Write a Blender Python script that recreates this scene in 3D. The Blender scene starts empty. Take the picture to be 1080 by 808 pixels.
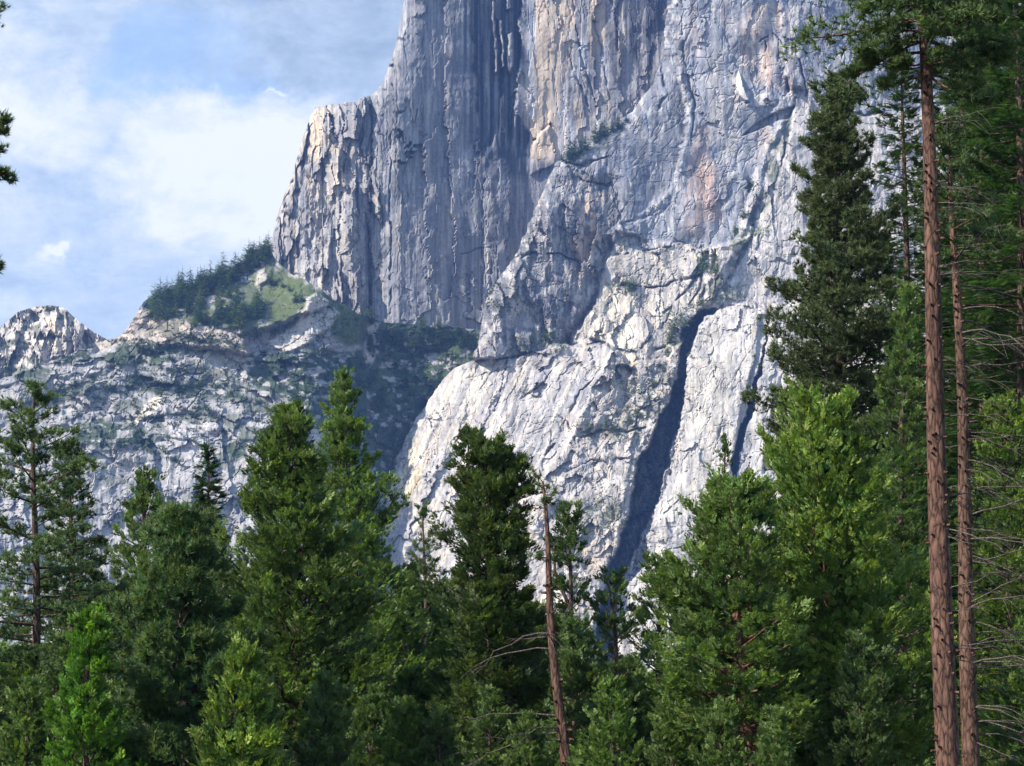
import bpy, math, random
import numpy as np
from mathutils import Vector

# ------------------------------------------------------------------ scene, camera frame
S = bpy.context.scene
COL = S.collection
FOC, PITCH, CAMZ = 2166.0, math.radians(12.9), 1.6      # focal length in photo pixels (1080 wide)
CP, SP = math.cos(PITCH), math.sin(PITCH)
SUN = np.array([-0.70, -0.42, 0.575]); SUN /= np.linalg.norm(SUN)   # towards the sun

def at(u, v, Y):
    """world points standing at depth Y that are seen at photo pixel (u, v)"""
    u = np.asarray(u, float); v = np.asarray(v, float)
    a = (u - 540.0) / FOC; b = (404.0 - v) / FOC
    dy = CP - SP * b; dz = SP + CP * b
    t = Y / dy
    return np.stack([a * t, dy * t, CAMZ + dz * t], -1)

def tag(o, label=None, cat=None, group=None, kind=None):
    if label: o['label'] = label
    if cat: o['category'] = cat
    if group: o['group'] = group
    if kind: o['kind'] = kind
    return o

def new_obj(name, me, parent=None):
    o = bpy.data.objects.new(name, me); COL.objects.link(o)
    if parent: o.parent = parent
    return o

def mesh_from(name, V, F, mat=None, col=None, smooth=False):
    """V (n,3), F (m,k) same-size faces, or a list of such arrays"""
    me = bpy.data.meshes.new(name)
    Fs = F if isinstance(F, list) else [F]
    Fs = [f for f in Fs if len(f)]
    V = np.ascontiguousarray(V, np.float32)
    me.vertices.add(len(V)); me.vertices.foreach_set('co', V.ravel())
    nl = sum(f.size for f in Fs); nf = sum(len(f) for f in Fs)
    me.loops.add(nl); me.polygons.add(nf)
    idx = np.concatenate([f.ravel() for f in Fs]).astype(np.int32)
    me.loops.foreach_set('vertex_index', idx)
    tot = np.concatenate([np.full(len(f), f.shape[1], np.int32) for f in Fs])
    st = np.concatenate([[0], np.cumsum(tot)[:-1]]).astype(np.int32)
    me.polygons.foreach_set('loop_start', st)
    me.polygons.foreach_set('loop_total', tot)
    me.polygons.foreach_set('use_smooth', np.full(nf, smooth, bool))
    me.update(calc_edges=True)
    if col is not None:
        ca = me.color_attributes.new('Col', 'FLOAT_COLOR', 'POINT')
        c = np.ones((len(V), 4), np.float32); c[:, :3] = col
        ca.data.foreach_set('color', c.ravel())
    if mat: me.materials.append(mat)
    return me

# ------------------------------------------------------------------ numpy noise
_R = np.random.default_rng(11)
_T = _R.random((256, 256))
def vnoise(x, y, seed=0):
    x = np.asarray(x, float) + seed * 37.13; y = np.asarray(y, float) + seed * 17.77
    xi = np.floor(x).astype(int); yi = np.floor(y).astype(int)
    fx = x - xi; fy = y - yi
    fx = fx*fx*fx*(fx*(fx*6-15)+10); fy = fy*fy*fy*(fy*(fy*6-15)+10)
    a = _T[xi & 255, yi & 255]; b = _T[(xi+1) & 255, yi & 255]
    c = _T[xi & 255, (yi+1) & 255]; d = _T[(xi+1) & 255, (yi+1) & 255]
    return (a*(1-fx)+b*fx)*(1-fy) + (c*(1-fx)+d*fx)*fy
def fbm(x, y, o=4, seed=0, g=.5):
    s = 0; A = 1; n = 0
    for i in range(o):
        s = s + A*vnoise(x*2**i, y*2**i, seed+i*3.3); n += A; A *= g
    return s/n
def ridge(x, y, o=4, seed=0, g=.5):
    s = 0; A = 1; n = 0
    for i in range(o):
        s = s + A*(1-np.abs(2*vnoise(x*2**i, y*2**i, seed+i*5.1)-1)); n += A; A *= g
    return s/n
def worley(x, y, seed=0, jump=1.0):
    """angular facets: a random tilted plane per cell, and the distance to the cell's edge"""
    xi = np.floor(x).astype(int); yi = np.floor(y).astype(int); sd = int(seed)
    f1 = np.full(x.shape, 9.); f2 = np.full(x.shape, 9.); h = np.zeros(x.shape)
    for i in (-1, 0, 1):
        for j in (-1, 0, 1):
            a = (xi+i+sd*7) & 255; b = (yi+j+sd*13) & 255
            jx = _T[a, b]; jy = _T[b, (a*5+17) & 255]; hh = _T[(a*3+b) & 255, (b*7+11) & 255]
            tx = _T[(a+91) & 255, (b+37) & 255]-.5; ty = _T[(a+53) & 255, (b+129) & 255]-.5
            dx = x-(xi+i+jx); dy = y-(yi+j+jy); d = np.hypot(dx, dy)
            z = .5+(hh-.5)*jump + 1.6*tx*dx + 1.6*ty*dy
            near = d < f1
            f2 = np.where(near, f1, np.minimum(f2, d)); h = np.where(near, z, h); f1 = np.where(near, d, f1)
    return h, f2-f1
def facets(R, u, v, amp, seed, k=1.0, wp=.35, jump=1.0):
    wx = (fbm(R.U/13, R.V/13, 4, seed+.5)-.5)*wp*1.6; wy = (fbm(R.U/13, R.V/13, 4, seed+.9)-.5)*wp*1.6
    h, e = worley(u+wx, v+wy, seed, jump)
    R.D -= amp*(h-.5)*k
    return e
def fc(x, y, o=3, seed=0):
    return np.clip((fbm(x, y, o, seed)-.5)*2.4+.5, 0, 1)
def sst(x, a, b):
    t = np.clip((x-a)/(b-a), 0, 1); return t*t*(3-2*t)

def seg_dist(u, v, pts):
    d = np.full(u.shape, 1e9)
    for (x0, y0), (x1, y1) in zip(pts[:-1], pts[1:]):
        dx, dy = x1-x0, y1-y0
        t = np.clip(((u-x0)*dx+(v-y0)*dy)/(dx*dx+dy*dy+1e-9), 0, 1)
        d = np.minimum(d, np.hypot(u-x0-t*dx, v-y0-t*dy))
    return d
def poly_sd(u, v, P):
    """signed distance to a polygon, positive inside"""
    d = seg_dist(u, v, list(P)+[P[0]])
    ins = np.zeros(u.shape, bool)
    n = len(P)
    for i in range(n):
        x0, y0 = P[i]; x1, y1 = P[(i+1) % n]
        if y0 == y1: continue
        c = ((y0 > v) != (y1 > v)) & (u < (x1-x0)*(v-y0)/(y1-y0)+x0)
        ins ^= c
    return np.where(ins, d, -d)

class Relief:
    """rock mass: a relief surface over a curved patch, closed backwards at its edges"""
    def __init__(s, U, V):
        s.U, s.V = U, V
        s.D = np.zeros(U.shape); s.C = np.zeros(U.shape+(3,))
        # domain warp, so that traced outlines become ragged like rock
        s.wu = U + 9*(fbm(U/22, V/22, 4, 1)-.5) + 3.5*(fbm(U/5, V/5, 2, 4)-.5)
        s.wv = V + 9*(fbm(U/22, V/22, 4, 2)-.5) + 3.5*(fbm(U/5, V/5, 2, 5)-.5)
    def w(s, P, f=2.0, warp=1.0):
        u = s.U+(s.wu-s.U)*warp; v = s.V+(s.wv-s.V)*warp
        return sst(poly_sd(u, v, P), -f, f)
    def plane(s, P, f, off, ref, a, b, warp=1.0):
        k = s.w(P, f, warp)
        z = off + a*(s.U-ref[0]) + b*(ref[1]-s.V)
        s.D = s.D*(1-k) + z*k
        return k
    def groove(s, pts, wd, dep, dark=0.0, warp=.6):
        u = s.U+(s.wu-s.U)*warp; v = s.V+(s.wv-s.V)*warp
        m = np.exp(-(seg_dist(u, v, pts)/(wd*(.35+1.0*fc(s.U/14, s.V/14, 2, 77))))**2)*sst(fc(s.U/11, s.V/11, 3, 78), .12, .5)
        s.D += dep*m
        return m
    def paint(s, k, c, amt=1.0):
        k = (np.clip(k, 0, 1)*amt)[..., None]
        s.C = s.C*(1-k) + np.array(c)*k
    def build(s, name, Y0, mat, label, cat, left=True, right=True, top=True):
        U, V, D = s.U, s.V, s.D.copy(); s.C = C = s.C*.70
        steps = [(5, 6), (14, 40), (40, 160), (90, 420)]
        if left:
            for du, dd in steps:
                U = np.concatenate([(U[:, 0]*0+s.U[:, 0]+du)[:, None] if U.shape[0] == s.U.shape[0] else U, U], 1)
                V = np.concatenate([V[:, :1], V], 1); D = np.concatenate([(s.D[:, 0]+dd)[:, None], D], 1); C = np.concatenate([C[:, :1], C], 1)
        if right:
            for du, dd in steps:
                U = np.concatenate([U, (s.U[:, -1]-du)[:, None]], 1)
                V = np.concatenate([V, V[:, -1:]], 1); D = np.concatenate([D, (s.D[:, -1]+dd)[:, None]], 1); C = np.concatenate([C, C[:, -1:]], 1)
        if top:
            v0, d0 = V[0].copy(), D[0].copy()
            for dv, dd in steps:
                U = np.concatenate([U[:1], U], 0); V = np.concatenate([(v0+dv)[None], V], 0)
                D = np.concatenate([(d0+dd)[None], D], 0); C = np.concatenate([C[:1], C], 0)
        P = at(U, V, Y0+D)
        h, w = U.shape
        I = np.arange(h*w).reshape(h, w)
        F = np.stack([I[:-1, :-1], I[1:, :-1], I[1:, 1:], I[:-1, 1:]], -1).reshape(-1, 4)
        me = mesh_from(name, P.reshape(-1, 3), F, mat, C.reshape(-1, 3), smooth=False)
        o = new_obj(name, me)
        tag(o, label, cat, kind='structure')
        s.Y0 = Y0
        return o
    def point(s, u, v):
        """world point on the surface near photo pixel (u, v)"""
        j = int(np.argmin(np.abs(s.V[:, s.V.shape[1]//2]-v))) if s.rowmode else None
        if s.rowmode:
            i = int(np.argmin(np.abs(s.U[j]-u)))
        else:
            i = int(np.argmin(np.abs(s.U[0]-u))); j = int(np.argmin(np.abs(s.V[:, i]-v)))
        return at(s.U[j, i], s.V[j, i], s.Y0+s.D[j, i])

def interp(x, pts):
    a = np.array(pts, float); return np.interp(x, a[:, 0], a[:, 1])

# ------------------------------------------------------------------ materials
def mat_new(name):
    m = bpy.data.materials.new(name); m.use_nodes = True
    nt = m.node_tree; nt.nodes.clear()
    return m, nt, nt.nodes, nt.links
def N(nt, t, **kw):
    n = nt.nodes.new(t)
    for k, v in kw.items():
        if k.startswith('i_'):
            n.inputs[k[2:].replace('_', ' ')].default_value = v
        else: setattr(n, k, v)
    return n

def rock_material():
    m, nt, ns, L = mat_new('granite')
    out = N(nt, 'ShaderNodeOutputMaterial'); b = N(nt, 'ShaderNodeBsdfPrincipled')
    b.inputs['Roughness'].default_value = .9; b.inputs['Specular IOR Level'].default_value = .2
    at_ = N(nt, 'ShaderNodeVertexColor', layer_name='Col')
    geo = N(nt, 'ShaderNodeNewGeometry')
    mp = N(nt, 'ShaderNodeMapping'); mp.inputs['Scale'].default_value = (.12, .12, .018)
    L.new(geo.outputs['Position'], mp.inputs['Vector'])
    n1 = N(nt, 'ShaderNodeTexNoise'); n1.inputs['Scale'].default_value = 1; n1.inputs['Detail'].default_value = 6; n1.inputs['Roughness'].default_value = .65
    L.new(mp.outputs[0], n1.inputs['Vector'])
    n2 = N(nt, 'ShaderNodeTexNoise'); n2.inputs['Scale'].default_value = .25; n2.inputs['Detail'].default_value = 5; n2.inputs['Roughness'].default_value = .7
    L.new(geo.outputs['Position'], n2.inputs['Vector'])
    r1 = N(nt, 'ShaderNodeMapRange'); r1.inputs['From Min'].default_value = .3; r1.inputs['From Max'].default_value = .7; r1.inputs['To Min'].default_value = .78; r1.inputs['To Max'].default_value = 1.2
    L.new(n1.outputs['Fac'], r1.inputs['Value'])
    r2 = N(nt, 'ShaderNodeMapRange'); r2.inputs['From Min'].default_value = .3; r2.inputs['From Max'].default_value = .7; r2.inputs['To Min'].default_value = .8; r2.inputs['To Max'].default_value = 1.18
    L.new(n2.outputs['Fac'], r2.inputs['Value'])
    mu = N(nt, 'ShaderNodeMath', operation='MULTIPLY'); L.new(r1.outputs[0], mu.inputs[0]); L.new(r2.outputs[0], mu.inputs[1])
    vm = N(nt, 'ShaderNodeVectorMath', operation='SCALE'); L.new(at_.outputs['Color'], vm.inputs[0]); L.new(mu.outputs[0], vm.inputs['Scale'])
    L.new(vm.outputs[0], b.inputs['Base Color'])
    bp = N(nt, 'ShaderNodeBump'); bp.inputs['Strength'].default_value = .18; bp.inputs['Distance'].default_value = 2.0
    L.new(n2.outputs['Fac'], bp.inputs['Height']); L.new(bp.outputs[0], b.inputs['Normal'])
    L.new(b.outputs[0], out.inputs[0])
    return m
GRANITE = rock_material()

GREY = (.40, .385, .38); LIGHT = (.60, .575, .54); TAN = (.50, .41, .32); DARK = (.11, .11, .125)
WARM = (.62, .50, .34); ROSE = (.50, .36, .31); VEG = (.055, .095, .03); MEADOW = (.12, .16, .045); DVEG = (.03, .06, .028)
PALE = (.50, .48, .46)

def cracks(R, u, v, thr, amp, seed, warp=.6):
    """thin broken joints along the edges of angular cells"""
    wx = (fbm(R.U/16, R.V/16, 4, seed+9)-.5)*.5; wy = (fbm(R.U/16, R.V/16, 4, seed+8)-.5)*.5
    h, e = worley(u+wx, v+wy, seed+2)
    h2, e2 = worley(u*2.1+wx*1.6, v*2.1+wy*1.6, seed+3)
    m = sst(e, .07, .0)*sst(fc(R.U/22, R.V/22, 3, seed+5), .6, .9) + .7*sst(e2, .10, 0)*sst(fc(R.U/13, R.V/13, 3, seed+6), .5, .9)
    R.D += amp*.42*m
    return np.clip(m, 0, 1)

RELIEFS = {}
# ---------------------------------------------------------------- 1. the great face (and its rounded left shoulder)
cols = np.concatenate([np.arange(276, 350, .9), np.arange(350, 398, 1.1), np.arange(398, 440, .6), np.arange(440, 746, 1.1)])
etop = [(276, 296), (280, 278), (284, 262), (292, 230), (306, 190), (318, 150), (323, 136), (328, 121), (334, 113), (350, 110), (376, 107), (380, 103), (392, 101), (397, 96), (402, 88), (409, 72), (417, 48), (426, 2), (436, -50), (460, -110), (520, -150), (745, -170)]
eT = interp(cols, etop) + 6*(fbm(cols/7, cols*0, 4, 3)-.5)
rr = np.concatenate([np.linspace(0, 1, 520)])
V = eT[None] + (np.where(cols < 340, 360, 400)[None]-eT[None])*rr[:, None]; U = np.repeat(cols[None], len(rr), 0)
R = Relief(U, V); R.rowmode = False
eL = interp(rr*0, [(0, 0)])[:, None]
R.D = interp(U + 5*(fbm(U/40, V/90, 3, 12)-.5), [(270, 30), (300, 8), (335, 0), (372, -22), (386, -18), (392, -2), (400, -14), (420, -10), (450, 4), (500, 38), (555, 78), (600, 92), (640, 108), (690, 136), (740, 170)])
R.D += (345-V)*.10
dist = np.minimum(V-eT[None], U-interp(V, [(-170, 745), (-150, 520), (-110, 460), (-50, 436), (2, 426), (48, 417), (72, 409), (96, 397), (103, 378), (113, 334), (136, 323), (150, 318), (190, 306), (230, 292), (262, 284), (296, 276), (400, 276)]))
dist = np.maximum(dist, 0)
R.D += 20*np.exp(-dist/3)
R.D += sst(dist, 26, 0)*8
R.C[:] = GREY
# left shoulder: broken columns
sh = R.w([(270, 90), (398, 95), (403, 340), (270, 340)], 6)
fl = fbm(U/7, V/70, 4, 20)
R.D -= sh*(fl-.5)*10; facets(R, U/13, V/55, 16, 21, sh); facets(R, U/6, V/17, 6, 23, sh)
R.D -= sh*(ridge(U/16, V/30, 4, 22)-.6)*6
main = 1-sh
facets(R, U/26, V/170, 10, 25, main, .35, .5); facets(R, U/9, V/50, 1.4, 27, main, .35, .8); facets(R, U/18, V/30, 3, 29, main*sst(V, 120, 260)*sst(fc(U/40, V/40, 2, 996), .4, .8))
R.D -= main*(fbm(U/11, V/120, 3, 24)-.5)*1.2*(.35+sst(fbm(U/50, V/60, 2, 924), .35, .65))
R.D -= main*(fbm(U/3, V/30, 3, 26)-.5)*.7
R.D -= (fbm(U/30, V/44, 2, 28)-.5)*11 + sh*(fbm(U/7, V/9, 2, 1028)-.5)*4
R.D -= (ridge(U/9, V/13, 3, 29)-.6)*(.8+2*sh)
cr = cracks(R, U/15, V/110, .90, 5, 31); cr2 = cracks(R, U/18, V/60, .95, 1.5, 33)*sst(V, 60, 220)
# the shaded recess with black water streaks
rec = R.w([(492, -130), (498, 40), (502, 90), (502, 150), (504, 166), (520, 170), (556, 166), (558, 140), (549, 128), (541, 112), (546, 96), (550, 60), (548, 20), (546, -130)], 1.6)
sl1 = R.w([(535, 36), (541, 34), (542, 70), (538, 80), (534, 72)], 1.2, .5)
sl2 = R.w([(519, 0), (523, 2), (524, 76), (521, 78)], 1.0, .5)
sl3 = R.w([(526, 20), (530, 22), (531, 70), (528, 72)], 1.0, .5)
sl4 = R.w([(533, -10), (538, -10), (538, 10), (534, 10)], 1.0, .5)
slv = np.clip(sl1+sl2+sl3+sl4, 0, 1)
R.D += 24*rec*(1-slv)*(1-sst(V+60*fc(U/7, V/60, 3, 40), 130, 190))
R.D -= rec*(fbm(U/4, V/90, 3, 41)-.5)*5
st = sst(fbm(U/5, V/200, 3, 43), .42, .6)
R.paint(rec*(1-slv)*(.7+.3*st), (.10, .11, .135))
R.paint(slv, (.6, .5, .38))
# tan and pale panels
R.paint(R.w([(556, -130), (650, -130), (668, 60), (640, 120), (600, 168), (575, 172), (560, 175), (552, 120), (556, 60)], 6)*sst(fbm(U/9, V/90, 3, 63), .25, .45), (.60, .47, .33), .95)
R.paint(R.w([(575, -130), (640, -130), (640, 60), (620, 120), (590, 140), (572, 90)], 8)*sst(fbm(U/7, V/60, 3, 64), .4, .7), PALE, .6)
R.paint(R.w([(448, -100), (470, -100), (464, 60), (460, 180), (452, 180), (450, 60)], 5)*sst(fbm(U/3.5, V/60, 3, 65), .4, .58), (.56, .48, .38), .9)
R.paint(R.w([(326, 118), (340, 115), (341, 150), (334, 180), (327, 170)], 3), WARM, .75)
R.paint(R.w([(300, 180), (335, 170), (330, 240), (315, 290), (290, 285)], 6)*sst(fbm(U/5, V/50, 3, 66), .35, .55), (.55, .46, .36), .8)
R.paint(R.w([(336, 110), (372, 108), (378, 160), (345, 170)], 6)*sst(fbm(U/8, V/9, 3, 67), .4, .6), (.52, .45, .36), .7)
R.paint(R.w([(310, 280), (345, 270), (385, 290), (500, 330), (500, 350), (390, 335)], 4)*sst(fbm(U/8, V/6, 3, 68), .35, .6), LIGHT, .8)
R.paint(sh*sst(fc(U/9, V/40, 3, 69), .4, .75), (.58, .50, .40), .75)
R.paint(main, (.27, .295, .355), .75)  # dim blue-grey shade of the main face put into its rock colour
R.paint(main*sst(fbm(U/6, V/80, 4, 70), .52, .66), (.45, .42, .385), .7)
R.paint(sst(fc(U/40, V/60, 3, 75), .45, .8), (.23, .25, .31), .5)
# the block and arch near the ledge
k = R.w([(563, 150), (580, 128), (586, 160), (584, 175), (560, 185)], 1.2, .4); R.D -= 7*k
R.paint(k, (.56, .50, .44), .8)
# streak stains falling from above
def streaks(R, x0, x1, y1, c, amt, seed, fx=4.0):
    k = sst(R.U, x0-8, x0+8)*sst(R.U, x1+8, x1-8)
    ln = y1 + 260*(fbm(R.U/fx, R.U*0, 2, seed)-.5)
    k = k*sst(R.V, ln+25, ln-25)*sst(fc(R.U/fx, R.V/200, 3, seed+1), .30, .60)
    R.paint(k, c, amt)
streaks(R, 460, 500, 190, (.12, .13, .16), .8, 51)
streaks(R, 500, 560, 230, (.14, .15, .18), .75, 53, 3)
streaks(R, 590, 625, 90, (.13, .13, .16), .7, 55, 3)
streaks(R, 640, 705, 70, (.08, .09, .12), .95, 57, 5)
streaks(R, 400, 480, 330, (.22, .23, .26), .6, 59, 5)
streaks(R, 620, 690, 130, (.13, .13, .16), .8, 61, 3)
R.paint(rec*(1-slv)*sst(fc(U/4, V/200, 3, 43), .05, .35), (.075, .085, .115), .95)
streaks(R, 360, 560, 420, (.17, .18, .21), .75, 71, 2.2)
streaks(R, 560, 640, 150, (.20, .20, .23), .6, 73, 2.4)
R.paint(R.w([(500, 150), (560, 160), (600, 172), (560, 215), (540, 260), (500, 260), (488, 200)], 9)*sst(fc(U/5, V/60, 3, 74), .2, .7), (.14, .15, .19), .75)
for p, wd, dp in [([(391, 110), (392, 180), (389, 250), (390, 330)], 1.6, 12), ([(413, 140), (411, 220), (412, 330)], 1.2, 6), ([(362, 170), (358, 240), (357, 300)], 1.2, 8),
                  ([(442, 72), (438, 130)], 1.0, 5), ([(584, 0), (600, 60), (622, 120)], 1.0, 5), ([(603, 0), (612, 60), (632, 118)], 1.1, 6), ([(640, -40), (650, 30), (658, 90)], 1.1, 7),
                  ([(620, -20), (632, 50), (645, 105)], 1.0, 5), ([(526, 180), (524, 300)], .9, 4), ([(511, 190), (509, 250), (507, 330)], .9, 4), ([(487, 268), (505, 262), (518, 260)], .9, 4),
                  ([(563, 148), (581, 129)], 1.2, 8), ([(581, 129), (584, 160)], 1.0, 7), ([(528, 60), (528, 120)], 1, 6)]:
    m = R.groove(p, wd, dp); R.paint(m, (.11, .115, .14), .8)
R.paint(cr, (.11, .115, .14), .8); R.paint(cr2, (.15, .15, .17), .35)
R.paint(sst(fc(U/2.2, V/50, 3, 80), .55, .9)*(.5+.5*sst(fc(U/40, V/50, 2, 79), .3, .7)), (.15, .155, .18), .6); R.paint(sst(fbm(U/3.2, V/30, 3, 81), .53, .68), (.60, .58, .56), .3)
R.paint(sst(fbm(U/2.2, V/4, 2, 82), .58, .75), (.22, .22, .24), .4)
tanP = R.w([(556, -130), (646, -130), (664, 40), (650, 110), (600, 160), (580, 172), (556, 172), (552, 120), (556, 60)], 5)
R.paint(tanP*sst(fc(U/8, V/120, 3, 83), .25, .6)*(1-sst(fc(U/2.4, V/60, 3, 84), .6, .9)*.6), (.60, .495, .385), .75)
R.paint(tanP*sst(fc(U/11, V/40, 3, 85), .6, .9), (.36, .40, .48), .6)
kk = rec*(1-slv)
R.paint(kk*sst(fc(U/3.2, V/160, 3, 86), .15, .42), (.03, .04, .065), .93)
R.paint(R.w([(478, -130), (498, -130), (502, 150), (492, 160), (486, 60)], 5)*sst(fc(U/3, V/120, 3, 87), .35, .6), (.06, .075, .11), .8)
R.paint(R.w([(496, 150), (556, 160), (600, 180), (552, 190), (500, 180)], 7)*sst(fc(U/4, V/40, 3, 88), .2, .6), (.05, .065, .10), .85)
R.paint(R.w([(640, -130), (710, -130), (700, 40), (684, 88), (668, 60), (655, 20)], 6)*sst(fc(U/3.5, V/90, 3, 89), .3, .6), (.05, .06, .09), .85)
RELIEFS['face'] = R
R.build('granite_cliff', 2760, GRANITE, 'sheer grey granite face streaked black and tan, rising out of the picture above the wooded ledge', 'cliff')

# ---------------------------------------------------------------- 2. buttress, upper right wall, lower slabs
rows = np.concatenate([np.arange(-120, 690, 1.0), np.arange(690, 918, 5.0)])
edge = [(-120, 706), (0, 704), (60, 699), (90, 688), (118, 666), (125, 655), (140, 640), (150, 622), (158, 604), (165, 597), (172, 586), (200, 574), (235, 558), (262, 548), (300, 522), (318, 512), (345, 508), (366, 503), (380, 498), (388, 480), (400, 468), (420, 453), (440, 440), (470, 424), (490, 414), (520, 404), (560, 398), (700, 392), (920, 380)]
eL = interp(rows, edge) + 5*(fbm(rows/8, rows*0, 4, 103)-.5) + 1.5*(fbm(rows/2, rows*0, 2, 107)-.5)
s_ = np.concatenate([np.linspace(0, .70, 560), np.linspace(.70, 1, 60)[1:]])
U = eL[:, None] + (1260-eL)[:, None]*s_[None]; V = np.repeat(rows[:, None], len(s_), 1)
R = Relief(U, V); R.rowmode = True
R.D = 20 + .25*(U-700) + .2*(300-V); R.C[:] = GREY
pil = R.plane([(690, -130), (722, -130), (718, 30), (722, 60), (733, 110), (729, 150), (718, 190), (690, 225), (640, 245), (560, 235), (560, 160), (600, 120), (690, 60)], 4, 8, (680, 130), .42, .2, .5)
wall = R.plane([(714, -130), (714, 60), (726, 110), (722, 150), (712, 190), (682, 222), (640, 245), (650, 262), (735, 268), (790, 250), (825, 130), (834, 60), (828, -130)], 3, 24, (770, 100), .27, .12)
far = R.plane([(818, -130), (826, 60), (836, 116), (1400, 140), (1400, -130)], 3, 58, (870, 40), .5, .4)
strip = R.plane([(836, 90), (860, 100), (900, 120), (1400, 120), (1400, 330), (735, 330), (775, 250), (800, 180), (815, 115)], 3, 0, (860, 220), .04, .30)
dk = R.plane([(480, 240), (560, 205), (600, 180), (648, 190), (652, 240), (636, 280), (626, 320), (602, 352), (590, 372), (490, 392), (480, 345)], 9, -60, (570, 290), .50, .10)
band = R.plane([(652, 245), (735, 262), (790, 250), (748, 320), (722, 345), (712, 400), (690, 430), (600, 376), (604, 352), (628, 320), (638, 280)], 2.5, -45, (680, 320), -.12, .45)
apr = R.plane([(480, 388), (500, 379), (540, 377), (590, 366), (640, 360), (676, 400), (690, 440), (668, 480), (650, 560), (630, 640), (640, 930), (360, 930), (360, 540), (410, 440)], 2, -135, (550, 480), -.30, .52)
mid = R.plane([(640, 385), (700, 380), (722, 355), (716, 400), (700, 432), (688, 460), (672, 490), (664, 540), (640, 612), (620, 700), (600, 930), (560, 930), (590, 620), (560, 560), (575, 500), (600, 462)], 3, -150, (660, 460), .04, .60)
slab = R.plane([(740, 335), (790, 320), (812, 330), (800, 395), (782, 450), (774, 480), (756, 600), (740, 930), (640, 930), (650, 620), (690, 530), (715, 450), (724, 390)], 2, -143, (740, 450), -.10, .50)
rgt = R.plane([(812, 318), (1400, 300), (1400, 930), (745, 930), (760, 600), (778, 480), (800, 400)], 2, -152, (830, 450), -.10, .50)
dist = U-eL[:, None]
R.D += 16*np.exp(-dist/4) + sst(dist, 26, 0)*8
# texture: each zone its own grain
R.D -= (fbm(U/34, V/40, 2, 120)-.5)*18 + np.clip(dk+strip*.4+far*.4, 0, 1)*(fbm(U/9, V/10, 2, 1120)-.5)*4
rough = np.clip(dk + pil*.6 + strip*.4 + far*.6, 0, 1)
rough2 = np.clip(rough-pil*.55-far*.2, 0, 1)
facets(R, U/17, V/40, 15, 31, rough2, .35, .7); facets(R, U/7, V/15, 5, 32, rough2*(.3+.7*sst(fc(U/30, V/26, 2, 995), .3, .7)))
R.D -= rough*(ridge(U/10, V/17, 4, 122)-.6)*3
R.D -= rough*(fbm(U/6, V/40, 3, 124)-.5)*3
R.D -= (1-rough)*(fbm(U/9, V/60, 2, 126)-.5)*2.5*(1-apr)*(1-.75*np.clip(slab+rgt, 0, 1))
# apron: joints fall down and to the left
p = (U*.90+V*.44); q = (-U*.44+V*.90)
R.D -= apr*((fbm(p/9, q/90, 3, 128)-.5)*3.5 + (ridge(p/22, q/60, 3, 129)-.6)*4)
facets(R, p/20, q/85, 10, 33, apr, .5, .4); facets(R, p/9, q/44, 2.4, 34, apr*sst(fc(U/30, V/30, 2, 991), .45, .85), .5, .35)
R.D -= apr*(fbm(U/18, V/16, 3, 130)-.5)*6*sst(fbm(U/40, V/40, 2, 990), .4, .6)
facets(R, U/20, V/38, 12, 35, band, .35, .6); facets(R, U/8, V/14, 4, 36, band*sst(fc(U/30, V/26, 2, 994), .35, .75))
R.D -= band*((ridge(U/13, V/22, 4, 131)-.6)*3)
facets(R, U/18, V/24, 13, 37, mid, .35, .7); facets(R, U/7, V/9, 4, 38, mid)
facets(R, U/34, V/70, 8, 39, slab+rgt, .5, .25); facets(R, p/12, q/40, 1.4, 40, (slab+rgt)*sst(fc(U/26, V/26, 2, 992), .45, .85), .5, .5)
facets(R, U/38, V/95, 10, 41, wall, .35, .3); facets(R, U/14, V/44, 2, 42, wall*sst(fc(U/40, V/40, 2, 993), .45, .85), .35, .5)
R.D -= (ridge(U/5, V/7, 2, 138)-.6)*(.2+1.0*rough+.6*mid)
c1 = cracks(R, U/20, V/90, .92, 4, 141)*(1-.8*np.clip(slab+rgt+apr, 0, 1))*(1-.6*np.clip(wall+pil, 0, 1)); c2 = cracks(R, p/18, q/120, .91, 4.5, 143)*apr; c3 = cracks(R, U/40, V/16, .94, 4, 145)*np.clip(band+mid+dk+strip+wall*.1, 0, 1)
# colours
R.paint(pil, (.215, .245, .315), .9)  # shaded blue tone of the pillar painted into its colour
R.paint(wall, (.32, .345, .41), .9)  # upper wall painted darker and bluer too, for its shaded tone
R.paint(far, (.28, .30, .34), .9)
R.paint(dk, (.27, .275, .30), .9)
R.paint(dk*sst(fbm(U/8, V/60, 4, 151), .48, .62), (.50, .45, .42), .75)
R.paint(dk*sst(fbm(U/6, V/20, 4, 152), .55, .68), DARK, .7)
R.paint(strip, (.47, .46, .46), .8)
R.paint(band, (.57, .535, .48), .9)
R.paint(band*sst(V, 350, 290)*sst(fbm(U/8, V/20, 4, 153), .45, .6), GREY, .6)
R.paint(apr, (.56, .515, .46), .95)
R.paint(apr*sst(fbm(p/11, q/45, 4, 154), .5, .62), (.43, .42, .43), .75)
R.paint(mid, (.50, .475, .45), .9)
R.paint(mid*sst(fbm(U/9, V/9, 4, 155), .5, .6), (.60, .53, .44), .6)
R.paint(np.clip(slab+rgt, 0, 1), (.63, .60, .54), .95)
R.paint(np.clip(slab+rgt, 0, 1)*sst(fbm(U/11, V/15, 4, 156), .55, .66), (.52, .51, .50), .6)
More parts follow.
